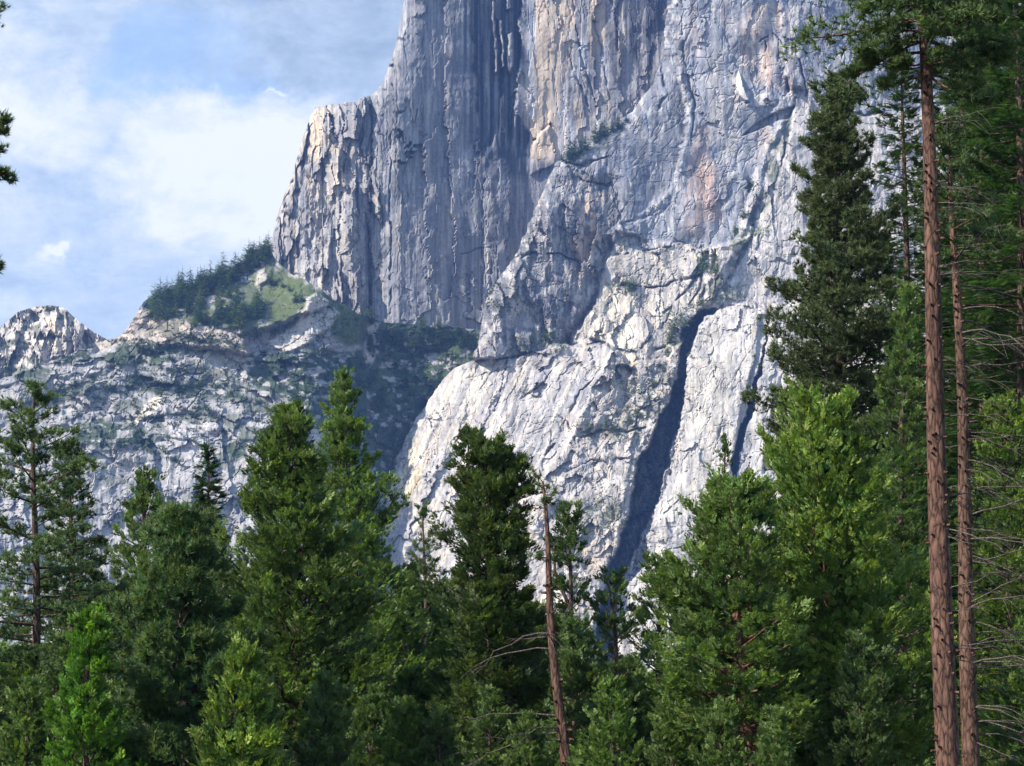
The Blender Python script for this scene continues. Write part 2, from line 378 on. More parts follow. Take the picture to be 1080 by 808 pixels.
for P, c, a, f in [([(745, 60), (775, 40), (790, 80), (780, 160), (745, 160)], PALE, .6, 8), ([(806, 35), (836, 60), (838, 95), (808, 95)], (.52, .36, .30), .75, 4),
                ([(810, 55), (820, 50), (822, 78), (812, 80)], (.55, .32, .22), .7, 3), ([(735, 130), (748, 130), (744, 250), (720, 250), (722, 190)], (.47, .36, .33), .7, 5),
                ([(730, 165), (765, 170), (760, 235), (728, 230)], (.53, .38, .31), .8, 6), ([(800, 140), (815, 128), (808, 165), (798, 168)], (.50, .40, .36), .6, 3),
                ([(760, 0), (830, 5), (835, 50), (800, 90), (765, 60)], (.54, .43, .36), .85, 6), ([(724, -40), (750, -40), (750, 60), (726, 60)], (.45, .38, .36), .5, 5),
                ([(412, 520), (420, 480), (444, 462), (450, 480), (436, 540), (412, 560)], (.76, .60, .36), .75, 8), ([(600, 580), (640, 560), (640, 640), (610, 660)], (.64, .52, .38), .6, 10),
                ([(645, 372), (668, 376), (672, 392), (650, 392)], (.62, .47, .22), .8, 3), ([(553, 380), (560, 378), (550, 408), (541, 420), (539, 414)], (.70, .64, .46), .7, 2),
                ([(590, 405), (622, 402), (628, 430), (610, 436), (592, 428)], (.38, .38, .40), .85, 3), ([(570, 440), (590, 435), (596, 466), (580, 480), (566, 470)], (.40, .40, .42), .8, 4),
                ([(604, 215), (636, 200), (640, 240), (620, 290), (600, 290)], (.54, .42, .35), .8, 6), ([(640, 300), (668, 300), (662, 420), (640, 400), (618, 350)], (.72, .66, .52), .6, 6)]:
    R.paint(R.w(P, f), c, a)
k = R.plane([(776, 76), (779, 74), (784, 88), (789, 102), (790, 106), (786, 107), (780, 100), (777, 90)], 1, 14, (782, 90), -1.2, .6, .2); R.paint(k, (.85, .78, .62), 1)
k = R.w([(790, 106), (800, 100), (812, 98), (820, 104), (818, 110), (800, 113), (788, 111)], 1.2, .3); R.paint(k, (.62, .60, .58), .9); R.D -= 5*k
# slanting roof with the shade under it
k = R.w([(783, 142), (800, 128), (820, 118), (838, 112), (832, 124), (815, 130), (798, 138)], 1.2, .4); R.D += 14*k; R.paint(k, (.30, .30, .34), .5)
# green gully beside the pale strip
k = R.w([(826, 128), (836, 112), (832, 150), (822, 190), (800, 240), (770, 290), (748, 322), (744, 312), (775, 262), (800, 210), (812, 160)], 2.5); R.D += 6*k; R.paint(k*sst(fbm(U/7, V/9, 3, 160), .35, .55), (.08, .11, .07), .9)
# the two shaded gullies between the pale slabs
G1 = [(736, 330), (721, 359), (713, 399), (699, 430), (689, 458), (672, 490), (666, 521), (668, 541), (656, 580), (644, 608), (630, 640), (650, 640), (664, 612), (679, 592), (681, 561), (689, 537), (703, 513), (717, 466), (720, 430), (725, 391), (735, 359), (744, 338)]
G2 = [(800, 332), (798, 371), (788, 407), (780, 438), (774, 478), (768, 520), (786, 520), (794, 470), (796, 430), (800, 395), (809, 359), (808, 332)]
G3 = [(824, 395), (814, 425), (808, 470), (804, 500), (812, 500), (818, 460), (826, 420)]
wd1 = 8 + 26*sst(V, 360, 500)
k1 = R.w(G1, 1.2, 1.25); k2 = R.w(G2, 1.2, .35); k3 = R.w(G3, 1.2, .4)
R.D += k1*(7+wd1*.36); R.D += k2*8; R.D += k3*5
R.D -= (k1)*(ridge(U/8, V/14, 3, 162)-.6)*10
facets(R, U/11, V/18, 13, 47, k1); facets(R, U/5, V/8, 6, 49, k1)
R.paint(k1, (.40, .42, .48), .9); R.paint(k1*sst(fc((U-.4*V)/4, V/10, 3, 198), .45, .75), (.06, .075, .11), .9); R.paint(k1*sst(fc(U/6, V/6, 3, 199), .62, .8), (.62, .62, .64), .8); R.paint(k2, (.45, .45, .46), .8); R.paint(k3, (.45, .45, .46), .8)  # blue of the gully's shade painted in, plus random dark and pale rock
for pt, wd, dp in [([(500, 381), (540, 377), (590, 366), (640, 360)], 1.4, 9), ([(622, 356), (660, 372), (700, 366), (715, 350)], 1.3, 7), ([(655, 300), (690, 304), (720, 296), (742, 290)], 1.5, 9),
                   ([(650, 268), (690, 262), (720, 258), (745, 262)], 1.2, 6), ([(612, 462), (640, 452), (662, 455), (680, 450)], 1.5, 9), ([(596, 498), (622, 486), (660, 484)], 1.2, 6),
                   ([(575, 480), (600, 440), (612, 412), (628, 400)], 1.2, 7), ([(548, 420), (570, 408), (588, 384)], 1.0, 5), ([(586, 436), (600, 444), (607, 470)], 1.0, 5), ([(534, 378), (528, 420), (520, 440)], 1.0, 5),
                   ([(718, 0), (722, 60), (733, 110), (729, 150)], 1.1, 5), ([(697, 60), (703, 100), (690, 118)], 1.3, 7), ([(712, 185), (690, 225), (660, 235)], 1.0, 3), ([(836, 50), (846, 70), (850, 100)], 1.6, 8),
                   ([(806, 45), (808, 70)], 1.1, 6), ([(820, 40), (822, 80)], 1.0, 5), ([(800, 44), (815, 36), (830, 48), (840, 66)], 1.2, 7), ([(528, 276), (560, 268), (590, 268), (628, 282)], 1.6, 9),
                   ([(740, 258), (742, 300), (726, 320)], 1.4, 8), ([(754, 262), (750, 290), (738, 318)], 1.3, 8), ([(700, 330), (720, 310), (745, 280)], 1.2, 7), ([(672, 372), (700, 340), (716, 310)], 1.0, 6),
                   ([(640, 165), (612, 175), (598, 172)], 1.8, 8), ([(612, 190), (640, 196), (648, 186)], 1.3, 8), ([(752, 480), (765, 430), (780, 390)], .9, 4), ([(700, 540), (730, 520), (770, 510)], 1.2, 5), ([(700, 580), (735, 575), (760, 570)], 1.0, 4)]:
    m = R.groove(pt, wd, dp); R.paint(m, (.11, .115, .14), .8)
R.paint(c1, (.16, .16, .18), .6); R.paint(c2, (.2, .2, .22), .6); R.paint(c3, (.16, .16, .18), .6)
R.paint(sst(fc(p/26, q/60, 3, 196), .5, .8)*np.clip(apr+slab+rgt, 0, 1), (.42, .42, .44), .55)
R.paint(sst(fc(p/14, q/90, 3, 197), .6, .85)*apr, (.66, .62, .54), .6)
sl_ = np.clip(slab+rgt, 0, 1)
R.paint(sst(fc((U+.25*V)/3, V/80, 3, 205), .6, .85)*sl_, (.40, .40, .43), .6)
R.paint(sst(fc((U+.25*V)/8, V/50, 3, 206), .62, .85)*sl_, (.50, .47, .42), .6)
R.paint(sst(fc(p/4, q/120, 3, 207), .6, .85)*apr, (.34, .345, .38), .6)
# vegetation on ledges
vn = fbm(U/5, V/4, 3, 170); vn2 = fbm(U/10, V/8, 3, 171)
for P, c, a in [([(596, 170), (604, 158), (625, 150), (655, 126), (664, 128), (640, 156), (610, 170)], DVEG, .9), ([(536, 376), (556, 366), (580, 352), (604, 350), (600, 366), (560, 378)], VEG, .8),
                ([(505, 300), (530, 308), (545, 325), (520, 322)], VEG, .8), ([(640, 300), (660, 294), (680, 302), (664, 312)], VEG, .8), ([(700, 360), (712, 335), (740, 318), (745, 330), (725, 355), (706, 378)], (.10, .13, .06), .8),
                ([(748, 310), (768, 302), (784, 306), (764, 318)], MEADOW, .9), ([(768, 252), (785, 240), (812, 238), (806, 250), (780, 262)], MEADOW, .9), ([(604, 468), (622, 448), (660, 446), (676, 456), (640, 464)], (.12, .15, .06), .8),
                ([(636, 440), (664, 400), (700, 380), (712, 400), (690, 440), (650, 446)], (.10, .12, .06), .65), ([(612, 560), (622, 528), (650, 524), (660, 540), (640, 556)], (.13, .16, .06), .7),
                ([(640, 378), (650, 376), (652, 392), (640, 392)], DVEG, .8), ([(500, 310), (560, 240), (560, 300), (520, 345)], (.07, .10, .06), .5), ([(420, 470), (436, 444), (448, 452), (430, 478)], MEADOW, .6)]:
    R.paint(R.w(P, 3)*sst(vn, .42, .56), c, a)
ns_ = 1-apr
R.paint(pil*sst(fbm(U/6, V/30, 3, 190), .48, .56), (.17, .18, .21), .8)
R.paint(wall*sst(fbm(U/9, V/60, 3, 191), .48, .56), (.25, .285, .36), .75)
R.paint(far*sst(fbm(U/9, V/12, 3, 192), .48, .56), (.15, .16, .20), .8)
R.paint(dk*sst(fbm(U/5, V/12, 3, 193), .48, .56), (.10, .11, .14), .8)
R.paint(mid*sst(fbm(U/6, V/7, 3, 194), .48, .56), (.30, .28, .25), .7)
R.paint(R.w([(700, -130), (722, -130), (718, 30), (722, 50), (700, 70), (690, 95), (660, 110), (690, 60)], 5)*sst(fbm(U/4, V/8, 3, 195), .48, .56), (.09, .10, .13), .85)
R.paint(sst(fc(U/2.4, V/30, 3, 180), .55, .9)*ns_, (.17, .175, .20), .55); R.paint(sst(fc(p/2.4, q/34, 3, 181), .55, .9)*apr, (.27, .27, .29), .6)
R.paint(sst(fc(U/2.4, V/5, 2, 182), .7, .95)*(1-.5*np.clip(slab+rgt, 0, 1)), (.25, .25, .27), .45); R.paint(sst(fbm(U/4, V/9, 3, 183), .55, .70), (.68, .66, .63), .4)
RELIEFS['buttress'] = R
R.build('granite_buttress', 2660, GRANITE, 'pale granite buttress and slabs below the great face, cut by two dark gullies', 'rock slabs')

# ---------------------------------------------------------------- 3. wooded ledge, lower walls and shaded bowl
cols = np.concatenate([np.arange(-300, -20, 6.0), np.arange(-20, 560, 1.0)])
etop = [(-300, 520), (-60, 420), (60, 380), (100, 362), (118, 358), (128, 354), (140, 338), (152, 318), (160, 312), (200, 300), (240, 285), (270, 268), (284, 262), (292, 276), (310, 290), (335, 303), (355, 318), (378, 330), (400, 338), (440, 343), (500, 347), (560, 350)]
eT = interp(cols, etop) + 5*(fbm(cols/9, cols*0, 4, 203)-.5)
NV = 480
s_ = np.concatenate([np.linspace(0, .52, 330), np.linspace(.52, 1, NV-330+1)[1:]])
V = eT[None] + (918-eT)[None]*s_[:, None]; U = np.repeat(cols[None], NV, 0)
R = Relief(U, V); R.rowmode = False
R.D = .5*(400-V) + .20*(U-250); R.C[:] = (.355, .36, .375)
bench = R.plane([(140, 290), (285, 240), (340, 290), (330, 330), (260, 352), (215, 345), (160, 330)], 5, 40, (230, 320), .0, 1.5)
lw = R.plane([(95, 340), (150, 325), (260, 356), (262, 372), (200, 366), (130, 362), (100, 372)], 3, -2, (180, 350), -.1, .3)
bowl = R.plane([(385, 330), (520, 340), (560, 600), (360, 620), (330, 520), (360, 420), (380, 370)], 8, 60, (440, 400), .35, .5)
lowr = R.plane([(-80, 480), (230, 440), (330, 430), (420, 560), (420, 930), (-80, 930)], 10, -110, (150, 560), .22, .5)
R.D -= (fbm(U/44, V/32, 3, 220)-.5)*20*(1-.5*bowl)
gate = sst(fbm(U/30, V/20, 3, 221), .42, .60)
low_ = sst(V+.15*U, 450, 500)
facets(R, (U+.3*V)/38, (V-.25*U)/27, 13, 43, (1-bench)*(1-.5*low_), .35, .6); facets(R, U/26, V/90, 12, 48, low_, .35, .4); facets(R, U/12, V/13, 4, 44, (1-bench)*(.0+.8*gate)*(1-.8*low_), .35, .7)
R.D -= (ridge((U+.3*V)/26, (V-.2*U)/15, 4, 222)-.6)*3*(1-bench)
R.D -= (ridge(U/10, V/9, 3, 223)-.6)*(1+2*gate)*(1-bench*.6)
R.D -= (fbm(U/5, V/40, 3, 224)-.5)*3*(V > 380)
R.D += 100*sst(U, 320, 430) + sst(V, 500, 600)*60*sst(U, 340, 420)
c1 = cracks(R, U/44, V/16, .92, 8, 230, 1.2)*(1-.7*low_); c2 = cracks(R, (U+V)/26, (V-U)/40, .92, 6, 232)
# ledges: terraces that dip to the right, with dark brush on them
tv = (V + .10*U + 60*(fbm(U/60, V/40, 4, 240)-.5))/26.0
fr = tv-np.floor(tv)
terr = (1-bench)*(1-bowl)*sst(V, 345, 365)*sst(V, 500, 460)
R.D += (terr*6*sst(fr, .75, 1.0)-terr*6*fr)*gate
brush = terr*sst(np.abs(fr-.9), .16, .04)*sst(fbm(U/22, V/10, 3, 242), .42, .52)
R.paint(sst(fbm(U/16, V/13, 4, 243), .48, .62), (.45, .445, .44), .7)
R.paint(lw, (.50, .44, .38), .8)
R.paint(lw*sst(fbm(U/8, V/30, 3, 245), .45, .6), (.58, .49, .42), .6)
R.paint(sst(fbm(U/5, V/50, 3, 246), .5, .66)*lowr, (.50, .50, .50), .7)
R.paint(R.w([(205, 372), (262, 372), (268, 400), (250, 420), (206, 412)], 3), (.54, .53, .52), .8)
R.paint(R.w([(140, 440), (165, 414), (172, 420), (150, 452), (143, 450)], 2), (.78, .72, .60), .95)
R.paint(R.w([(155, 450), (200, 445), (250, 455), (280, 440), (285, 470), (240, 500), (180, 500)], 5), (.52, .51, .52), .7)
R.paint(c1, (.11, .115, .14), .8); R.paint(c2, (.11, .115, .14), .8)
vb_ = fc(U/9, V/5, 4, 252)
for P in ([(58, 372), (90, 364), (130, 366), (165, 362), (192, 366), (188, 378), (150, 384), (110, 382), (70, 384)], [(100, 408), (135, 400), (160, 390), (172, 398), (200, 402), (240, 408), (268, 420), (262, 428), (225, 420), (170, 414), (120, 416)],
          [(75, 446), (100, 440), (120, 446), (160, 462), (155, 474), (110, 472), (78, 466)], [(130, 440), (142, 446), (170, 466), (205, 488), (190, 492), (155, 476)], [(50, 412), (72, 408), (85, 416), (60, 422)], [(230, 470), (262, 462), (262, 482), (236, 486)],
          [(0, 395), (40, 385), (60, 392), (30, 405)], [(255, 372), (330, 366), (380, 372), (380, 400), (340, 420), (290, 424), (262, 404)], [(290, 380), (385, 372), (390, 460), (330, 450), (300, 420)], [(190, 352), (262, 358), (258, 366), (200, 362)]):
    R.paint(R.w(P, 4, 1.6)*sst(vb_, .15, .4), (.035, .065, .035), .95)
vn = fbm(U/8, V/6, 4, 250); vb = fbm(U/26, V/16, 4, 251)
R.paint(brush*.4, DVEG, .9)
R.paint(sst(vb, .60, .66)*(1-bench)*sst(V, 560, 480)*.7, (.05, .08, .045), .9)
R.paint(bench*sst(vn, .3, .45), (.075, .11, .04), .85)
R.paint(R.w([(283, 290), (300, 288), (322, 300), (324, 325), (300, 335), (280, 342)], 3), (.10, .135, .05), .85)
R.paint(R.w([(325, 300), (358, 318), (388, 332), (386, 360), (362, 366), (345, 350), (330, 325)], 4), (.075, .12, .04), .92)
R.paint(bowl*sst(vn, .25, .40), DVEG, .92)
R.paint(R.w([(390, 395), (500, 350), (500, 380), (450, 425), (410, 440), (395, 430)], 5)*sst(vn, .42, .52), (.07, .11, .04), .8)
k = R.w([(388, 345), (400, 340), (398, 372), (390, 384), (384, 376)], 2); R.paint(k, (.52, .49, .46), .85)
k = R.w([(400, 382), (500, 376), (490, 386), (410, 392)], 2)*sst(fbm(U/4, V/3, 2, 260), .5, .6); R.paint(k, (.45, .42, .42), .8)
k = R.w([(325, 314), (334, 309), (346, 320), (342, 328), (322, 330)], 2, 1.0); R.D -= 9*k; R.paint(k, (.56, .53, .49), .9)
k = R.w([(318, 336), (350, 326), (356, 332), (345, 348), (325, 360), (300, 372), (280, 360)], 2); R.D -= 8*k; R.paint(k, (.56, .53, .50), .8)
k = R.w([(268, 292), (280, 284), (285, 296), (276, 306), (270, 303)], 2.5, 1.2); R.D -= 6*k; R.paint(k, (.48, .45, .41), .9)
R.paint(sst(fbm(U/5, V/3, 3, 280), .53, .68)*(1-bench), (.17, .18, .20), .15); 
RELIEFS['ledge'] = R
R.build('granite_ledge', 2480, GRANITE, 'broken granite walls with brushy terraces and a wooded ledge beneath the great face', 'ledge')

# ---------------------------------------------------------------- 4. far dome
cols = np.arange(-80, 190, 1.0)
etop = [(-80, 420), (-30, 372), (0, 345), (18, 330), (30, 325), (45, 322), (62, 323), (72, 328), (84, 340), (100, 350), (112, 357), (150, 380), (190, 420)]
eT = interp(cols, etop) + 3*(fbm(cols/7, cols*0, 4, 303)-.5)
s_ = np.linspace(0, 1, 170)
V = eT[None] + (640-eT)[None]*s_[:, None]; U = np.repeat(cols[None], len(s_), 0)
R = Relief(U, V); R.rowmode = False
R.D = .5*(400-V) + .0022*(U-50)**2
R.D -= (fbm(U/26, V/24, 3, 320)-.5)*36 + (ridge(U/9, V/14, 4, 322)-.6)*5 + (fbm(U/4, V/22, 3, 324)-.5)*4
facets(R, U/11, V/22, 26, 45); facets(R, U/5, V/8, 9, 46)
c1 = cracks(R, U/16, V/22, .9, 8, 330)
R.C[:] = (.46, .44, .42)
R.paint(sst(fbm(U/10, V/12, 4, 331), .48, .62), (.60, .56, .50), .7)
R.paint(R.w([(48, 338), (62, 334), (64, 355), (55, 370), (50, 355)], 3), (.66, .58, .44), .7)
R.paint(c1, (.11, .115, .14), .8)
R.paint(sst(fbm(U/14, V/7, 3, 333), .56, .66), (.06, .09, .05), .7)
RELIEFS['dome'] = R
R.build('granite_dome', 2900, GRANITE, 'small rounded granite dome beyond the low saddle', 'dome')

# ---------------------------------------------------------------- ground
def ground_material():
    m, nt, ns, L = mat_new('forest_floor')
    out = N(nt, 'ShaderNodeOutputMaterial'); b = N(nt, 'ShaderNodeBsdfPrincipled'); b.inputs['Roughness'].default_value = .95
    n = N(nt, 'ShaderNodeTexNoise'); n.inputs['Scale'].default_value = .35; n.inputs['Detail'].default_value = 8
    geo = N(nt, 'ShaderNodeNewGeometry'); L.new(geo.outputs['Position'], n.inputs['Vector'])
    cr = N(nt, 'ShaderNodeValToRGB'); e = cr.color_ramp.elements
    e[0].position = .35; e[0].color = (.045, .032, .02, 1); e[1].position = .65; e[1].color = (.06, .075, .025, 1)
    L.new(n.outputs['Fac'], cr.inputs[0]); L.new(cr.outputs[0], b.inputs['Base Color']); L.new(b.outputs[0], out.inputs[0])
    return m
gx = np.concatenate([np.linspace(-6000, -200, 12), np.linspace(-150, 150, 90), np.linspace(200, 6000, 12)])
gy = np.concatenate([np.linspace(-300, -20, 8), np.linspace(0, 200, 70), np.linspace(230, 9000, 24)])
GX, GY = np.meshgrid(gx, gy)
GZ = (fbm(GX/9, GY/9, 3, 400)-.5)*.5*(np.abs(GX) < 190)*(GY < 220)*(GY > -10)
I = np.arange(GX.size).reshape(GX.shape)
F = np.stack([I[:-1, :-1], I[:-1, 1:], I[1:, 1:], I[1:, :-1]], -1).reshape(-1, 4)
g = new_obj('ground', mesh_from('ground', np.stack([GX, GY, GZ], -1).reshape(-1, 3), F, ground_material(), smooth=True))
tag(g, 'needle strewn valley floor under the conifers', 'ground', kind='structure')

# ================================================================== trees
def foliage_material(name, spec=.25, trans=.35):
    m, nt, ns, L = mat_new(name)
    out = N(nt, 'ShaderNodeOutputMaterial'); vc = N(nt, 'ShaderNodeVertexColor', layer_name='Col')
    oi = N(nt, 'ShaderNodeObjectInfo')
    hs = N(nt, 'ShaderNodeHueSaturation'); L.new(vc.outputs['Color'], hs.inputs['Color'])
    mr = N(nt, 'ShaderNodeMapRange'); L.new(oi.outputs['Random'], mr.inputs['Value']); mr.inputs['To Min'].default_value = .85; mr.inputs['To Max'].default_value = 1.15
    L.new(mr.outputs[0], hs.inputs['Value'])
    d = N(nt, 'ShaderNodeBsdfPrincipled'); d.inputs['Roughness'].default_value = .55; d.inputs['Specular IOR Level'].default_value = spec
    L.new(hs.outputs[0], d.inputs['Base Color'])
    t = N(nt, 'ShaderNodeBsdfTranslucent')
    tc_ = N(nt, 'ShaderNodeMix', data_type='RGBA', blend_type='MULTIPLY'); tc_.inputs['Factor'].default_value = 1; tc_.inputs['B'].default_value = (1.25, 1.4, .5, 1)
    L.new(hs.outputs[0], tc_.inputs['A']); L.new(tc_.outputs['Result'], t.inputs[0])
    mx = N(nt, 'ShaderNodeMixShader'); mx.inputs[0].default_value = trans
    L.new(d.outputs[0], mx.inputs[1]); L.new(t.outputs[0], mx.inputs[2]); L.new(mx.outputs[0], out.inputs[0])
    return m
FOL = foliage_material('conifer_foliage')
FARFOL = foliage_material('distant_foliage', .1, .2)

def bark_material(name, c0, c1, c2, sc=1.0):
    m, nt, ns, L = mat_new(name)
    out = N(nt, 'ShaderNodeOutputMaterial'); b = N(nt, 'ShaderNodeBsdfPrincipled'); b.inputs['Roughness'].default_value = .9; b.inputs['Specular IOR Level'].default_value = .15
    tc = N(nt, 'ShaderNodeTexCoord'); mp = N(nt, 'ShaderNodeMapping'); mp.inputs['Scale'].default_value = (8*sc, 8*sc, 2.4*sc); L.new(tc.outputs['Object'], mp.inputs['Vector'])
    nz = N(nt, 'ShaderNodeTexNoise'); nz.inputs['Scale'].default_value = 1.2; nz.inputs['Detail'].default_value = 5; L.new(mp.outputs[0], nz.inputs['Vector'])
    ad = N(nt, 'ShaderNodeVectorMath', operation='ADD'); L.new(mp.outputs[0], ad.inputs[0]); L.new(nz.outputs['Color'], ad.inputs[1])
    vo = N(nt, 'ShaderNodeTexVoronoi'); vo.feature = 'DISTANCE_TO_EDGE'; vo.inputs['Scale'].default_value = 1.0; L.new(ad.outputs[0], vo.inputs['Vector'])
    cr = N(nt, 'ShaderNodeValToRGB'); e = cr.color_ramp.elements; e[0].position = .06; e[0].color = c0+(1,); e[1].position = .6; e[1].color = c2+(1,)
    e1 = e.new(.2); e1.color = c1+(1,)
    n2 = N(nt, 'ShaderNodeTexNoise'); n2.inputs['Scale'].default_value = 2.2; n2.inputs['Detail'].default_value = 7; n2.inputs['Roughness'].default_value = .7; L.new(mp.outputs[0], n2.inputs['Vector'])
    mm = N(nt, 'ShaderNodeMath', operation='MULTIPLY_ADD'); L.new(n2.outputs['Fac'], mm.inputs[0]); mm.inputs[1].default_value = .5
    L.new(vo.outputs['Distance'], mm.inputs[2]); m3 = N(nt, 'ShaderNodeMath', operation='SUBTRACT'); L.new(mm.outputs[0], m3.inputs[0]); m3.inputs[1].default_value = .18
    L.new(m3.outputs[0], cr.inputs[0])
    big = N(nt, 'ShaderNodeTexNoise'); big.inputs['Scale'].default_value = .55; big.inputs['Detail'].default_value = 4; L.new(tc.outputs['Object'], big.inputs['Vector'])
    mr = N(nt, 'ShaderNodeMapRange'); mr.inputs['From Min'].default_value = .3; mr.inputs['From Max'].default_value = .7; mr.inputs['To Min'].default_value = .6; mr.inputs['To Max'].default_value = 1.2; L.new(big.outputs['Fac'], mr.inputs['Value'])
    sc_ = N(nt, 'ShaderNodeVectorMath', operation='SCALE'); L.new(cr.outputs[0], sc_.inputs[0]); L.new(mr.outputs[0], sc_.inputs['Scale']); L.new(sc_.outputs[0], b.inputs['Base Color'])
    bp = N(nt, 'ShaderNodeBump'); bp.inputs['Strength'].default_value = .9; bp.inputs['Distance'].default_value = .05; L.new(m3.outputs[0], bp.inputs['Height']); L.new(bp.outputs[0], b.inputs['Normal'])
    L.new(b.outputs[0], out.inputs[0])
    return m
BARK_RED = bark_material('orange_pine_bark', (.02, .013, .012), (.085, .047, .036), (.155, .09, .07))
BARK_TAN = bark_material('pale_pine_bark', (.02, .013, .011), (.085, .05, .038), (.145, .09, .07))
BARK_DK = bark_material('dark_bark', (.02, .014, .012), (.07, .048, .04), (.13, .09, .075))
BARK_CED = bark_material('cedar_bark', (.035, .02, .015), (.12, .065, .045), (.21, .12, .085))
DEADWOOD = bark_material('grey_dead_wood', (.04, .034, .032), (.10, .085, .08), (.17, .148, .14), 2)

# ---- sprays (templates): arrays of triangles, base at origin, pointing to +X
def tri_blade(p, d, w, up):
    d = np.asarray(d, float); p = np.asarray(p, float)
    s = np.cross(d, up); s = s/(np.linalg.norm(s)+1e-9)*w
    return [p - s*.4, p + d*.55 + s, p + d], [p + s*.4 - 0*s, p + d*.5 - s, p + d]
def tmpl_cedar(r, n=7, L=.42):
    T = []
    up = np.array([0, 0, 1.])
    for i in range(n):
        f = i/(n-1)
        for sg in ((-1, 1) if i < n-1 else (0,)):
            base = np.array([L*(.12+.66*f), 0, .10*L*f*f])
            a = sg*r.uniform(.5, .95)
            l = L*(.50-.22*f)*r.uniform(.75, 1.2)
            d = np.array([math.cos(a), math.sin(a), r.uniform(-.25, .45)])*l
            u2 = np.array([r.uniform(-.6, .6), r.uniform(-.6, .6), 1])
            s = np.cross(d, u2); s = s/np.linalg.norm(s)*l*.20
            T.append([base, base+d*.55+s, base+d]); T.append([base, base+d, base+d*.5-s])
    return np.array(T)
def tmpl_tuft(r, n=16, L=.26):
    T = []
    for i in range(n):
        th = r.uniform(0, 2*math.pi); ph = abs(r.normal(0, .75)) + .12; ph = min(ph, 2.0)
        d = np.array([math.cos(ph), math.sin(ph)*math.cos(th), math.sin(ph)*math.sin(th)])*L*r.uniform(.75, 1.15)
        b = np.array([r.uniform(-.3, .1)*L, 0, 0])
        s = np.cross(d, r.normal(0, 1, 3)); s = s/np.linalg.norm(s)*L*.085
        T.append([b-s, b+s, b+d])
    return np.array(T)
def tmpl_fir(r, n=9, L=.45):
    T = []
    for i in range(n):
        f = i/n
        for sg in (-1, 1):
            b = np.array([L*f, 0, 0]); l = L*.36*(1-.55*f)*r.uniform(.8, 1.15)
            d = np.array([.5, sg*.85, r.uniform(-.25, .25)])*l
            T.append([b-np.array([L*.05, 0, 0]), b+np.array([L*.07, 0, 0]), b+d])
    return np.array(T)
_tr = np.random.default_rng(5)
TMPL = {'cedar': [tmpl_cedar(_tr) for _ in range(6)], 'pine': [tmpl_tuft(_tr) for _ in range(6)], 'fir': [tmpl_fir(_tr) for _ in range(5)],
        'softpine': [tmpl_tuft(_tr, 22, .34) for _ in range(6)]}

def place(tmpls, P, Dv, Sc, Cc, r):
    """put a spray at each point P, pointing along Dv, size Sc, colour Cc"""
    n = len(P); Dv = Dv/(np.linalg.norm(Dv, axis=1, keepdims=True)+1e-9)
    up = np.stack([r.normal(0, .35, n), r.normal(0, .35, n), np.ones(n)], 1)
    Y_ = np.cross(up, Dv); Y_ /= np.linalg.norm(Y_, axis=1, keepdims=True)+1e-9
    Z_ = np.cross(Dv, Y_)
    which = r.integers(0, len(tmpls), n)
    Vs, Cs = [], []
    for k, T in enumerate(tmpls):
        m = which == k
        if not m.any(): continue
        t = T.reshape(-1, 3)
        M = np.stack([Dv[m], Y_[m], Z_[m]], 1)            # rows are axes
        v = np.einsum('pi,nij->npj', t, M)*Sc[m][:, None, None] + P[m][:, None, :]
        c = np.repeat(Cc[m][:, None, :], len(t), 1)
        Vs.append(v.reshape(-1, 3)); Cs.append(c.reshape(-1, 3))
    V = np.concatenate(Vs); C = np.concatenate(Cs)
    F = np.arange(len(V)).reshape(-1, 3)
    return V, F, C

def tube(pts, rad, sides=6):
    pts = np.asarray(pts, float); rad = np.asarray(rad, float); n = len(pts)
    tg = np.gradient(pts, axis=0); tg /= np.linalg.norm(tg, axis=1, keepdims=True)+1e-9
    ref = np.where(np.abs(tg[:, 2:3]) > .9, np.array([[1., 0, 0]]), np.array([[0, 0, 1.]]))
    a = np.cross(ref, tg); a /= np.linalg.norm(a, axis=1, keepdims=True)+1e-9; b = np.cross(tg, a)
    th = np.arange(sides)*2*math.pi/sides
    V = pts[:, None] + rad[:, None, None]*(np.cos(th)[None, :, None]*a[:, None] + np.sin(th)[None, :, None]*b[:, None])
    I = np.arange(n*sides).reshape(n, sides); J = np.roll(I, -1, 1)
    F = np.stack([I[:-1], J[:-1], J[1:], I[1:]], -1).reshape(-1, 4)
    return V.reshape(-1, 3), F
class Wood:
    def __init__(s): s.V, s.F, s.n = [], [], 0
    def add(s, pts, rad, sides=5):
        V, F = tube(pts, rad, sides); s.V.append(V); s.F.append(F+s.n); s.n += len(V)
    def build(s, name, mat, parent):
        return new_obj(name, mesh_from(name, np.concatenate(s.V), np.concatenate(s.F), mat, smooth=True), parent)

def curve(p0, az, el, L, r, n=6, droop=0.0, lift=0.0, wob=.05):
    """branch centre line: starts at elevation el, sags by droop, turns up at the tip by lift"""
    s = np.linspace(0, 1, n)
    h = np.array([math.cos(az), math.sin(az), 0.])
    side = np.array([-h[1], h[0], 0.])
    out = p0 + (s*L*math.cos(el))[:, None]*h + (s*L*math.sin(el) - droop*L*s*s + lift*L*s**3)[:, None]*np.array([0, 0, 1.])
    out = out + (wob*L*np.sin(s*r.uniform(2, 5))*r.normal(0, 1))[:, None]*side*s[:, None]
    return out

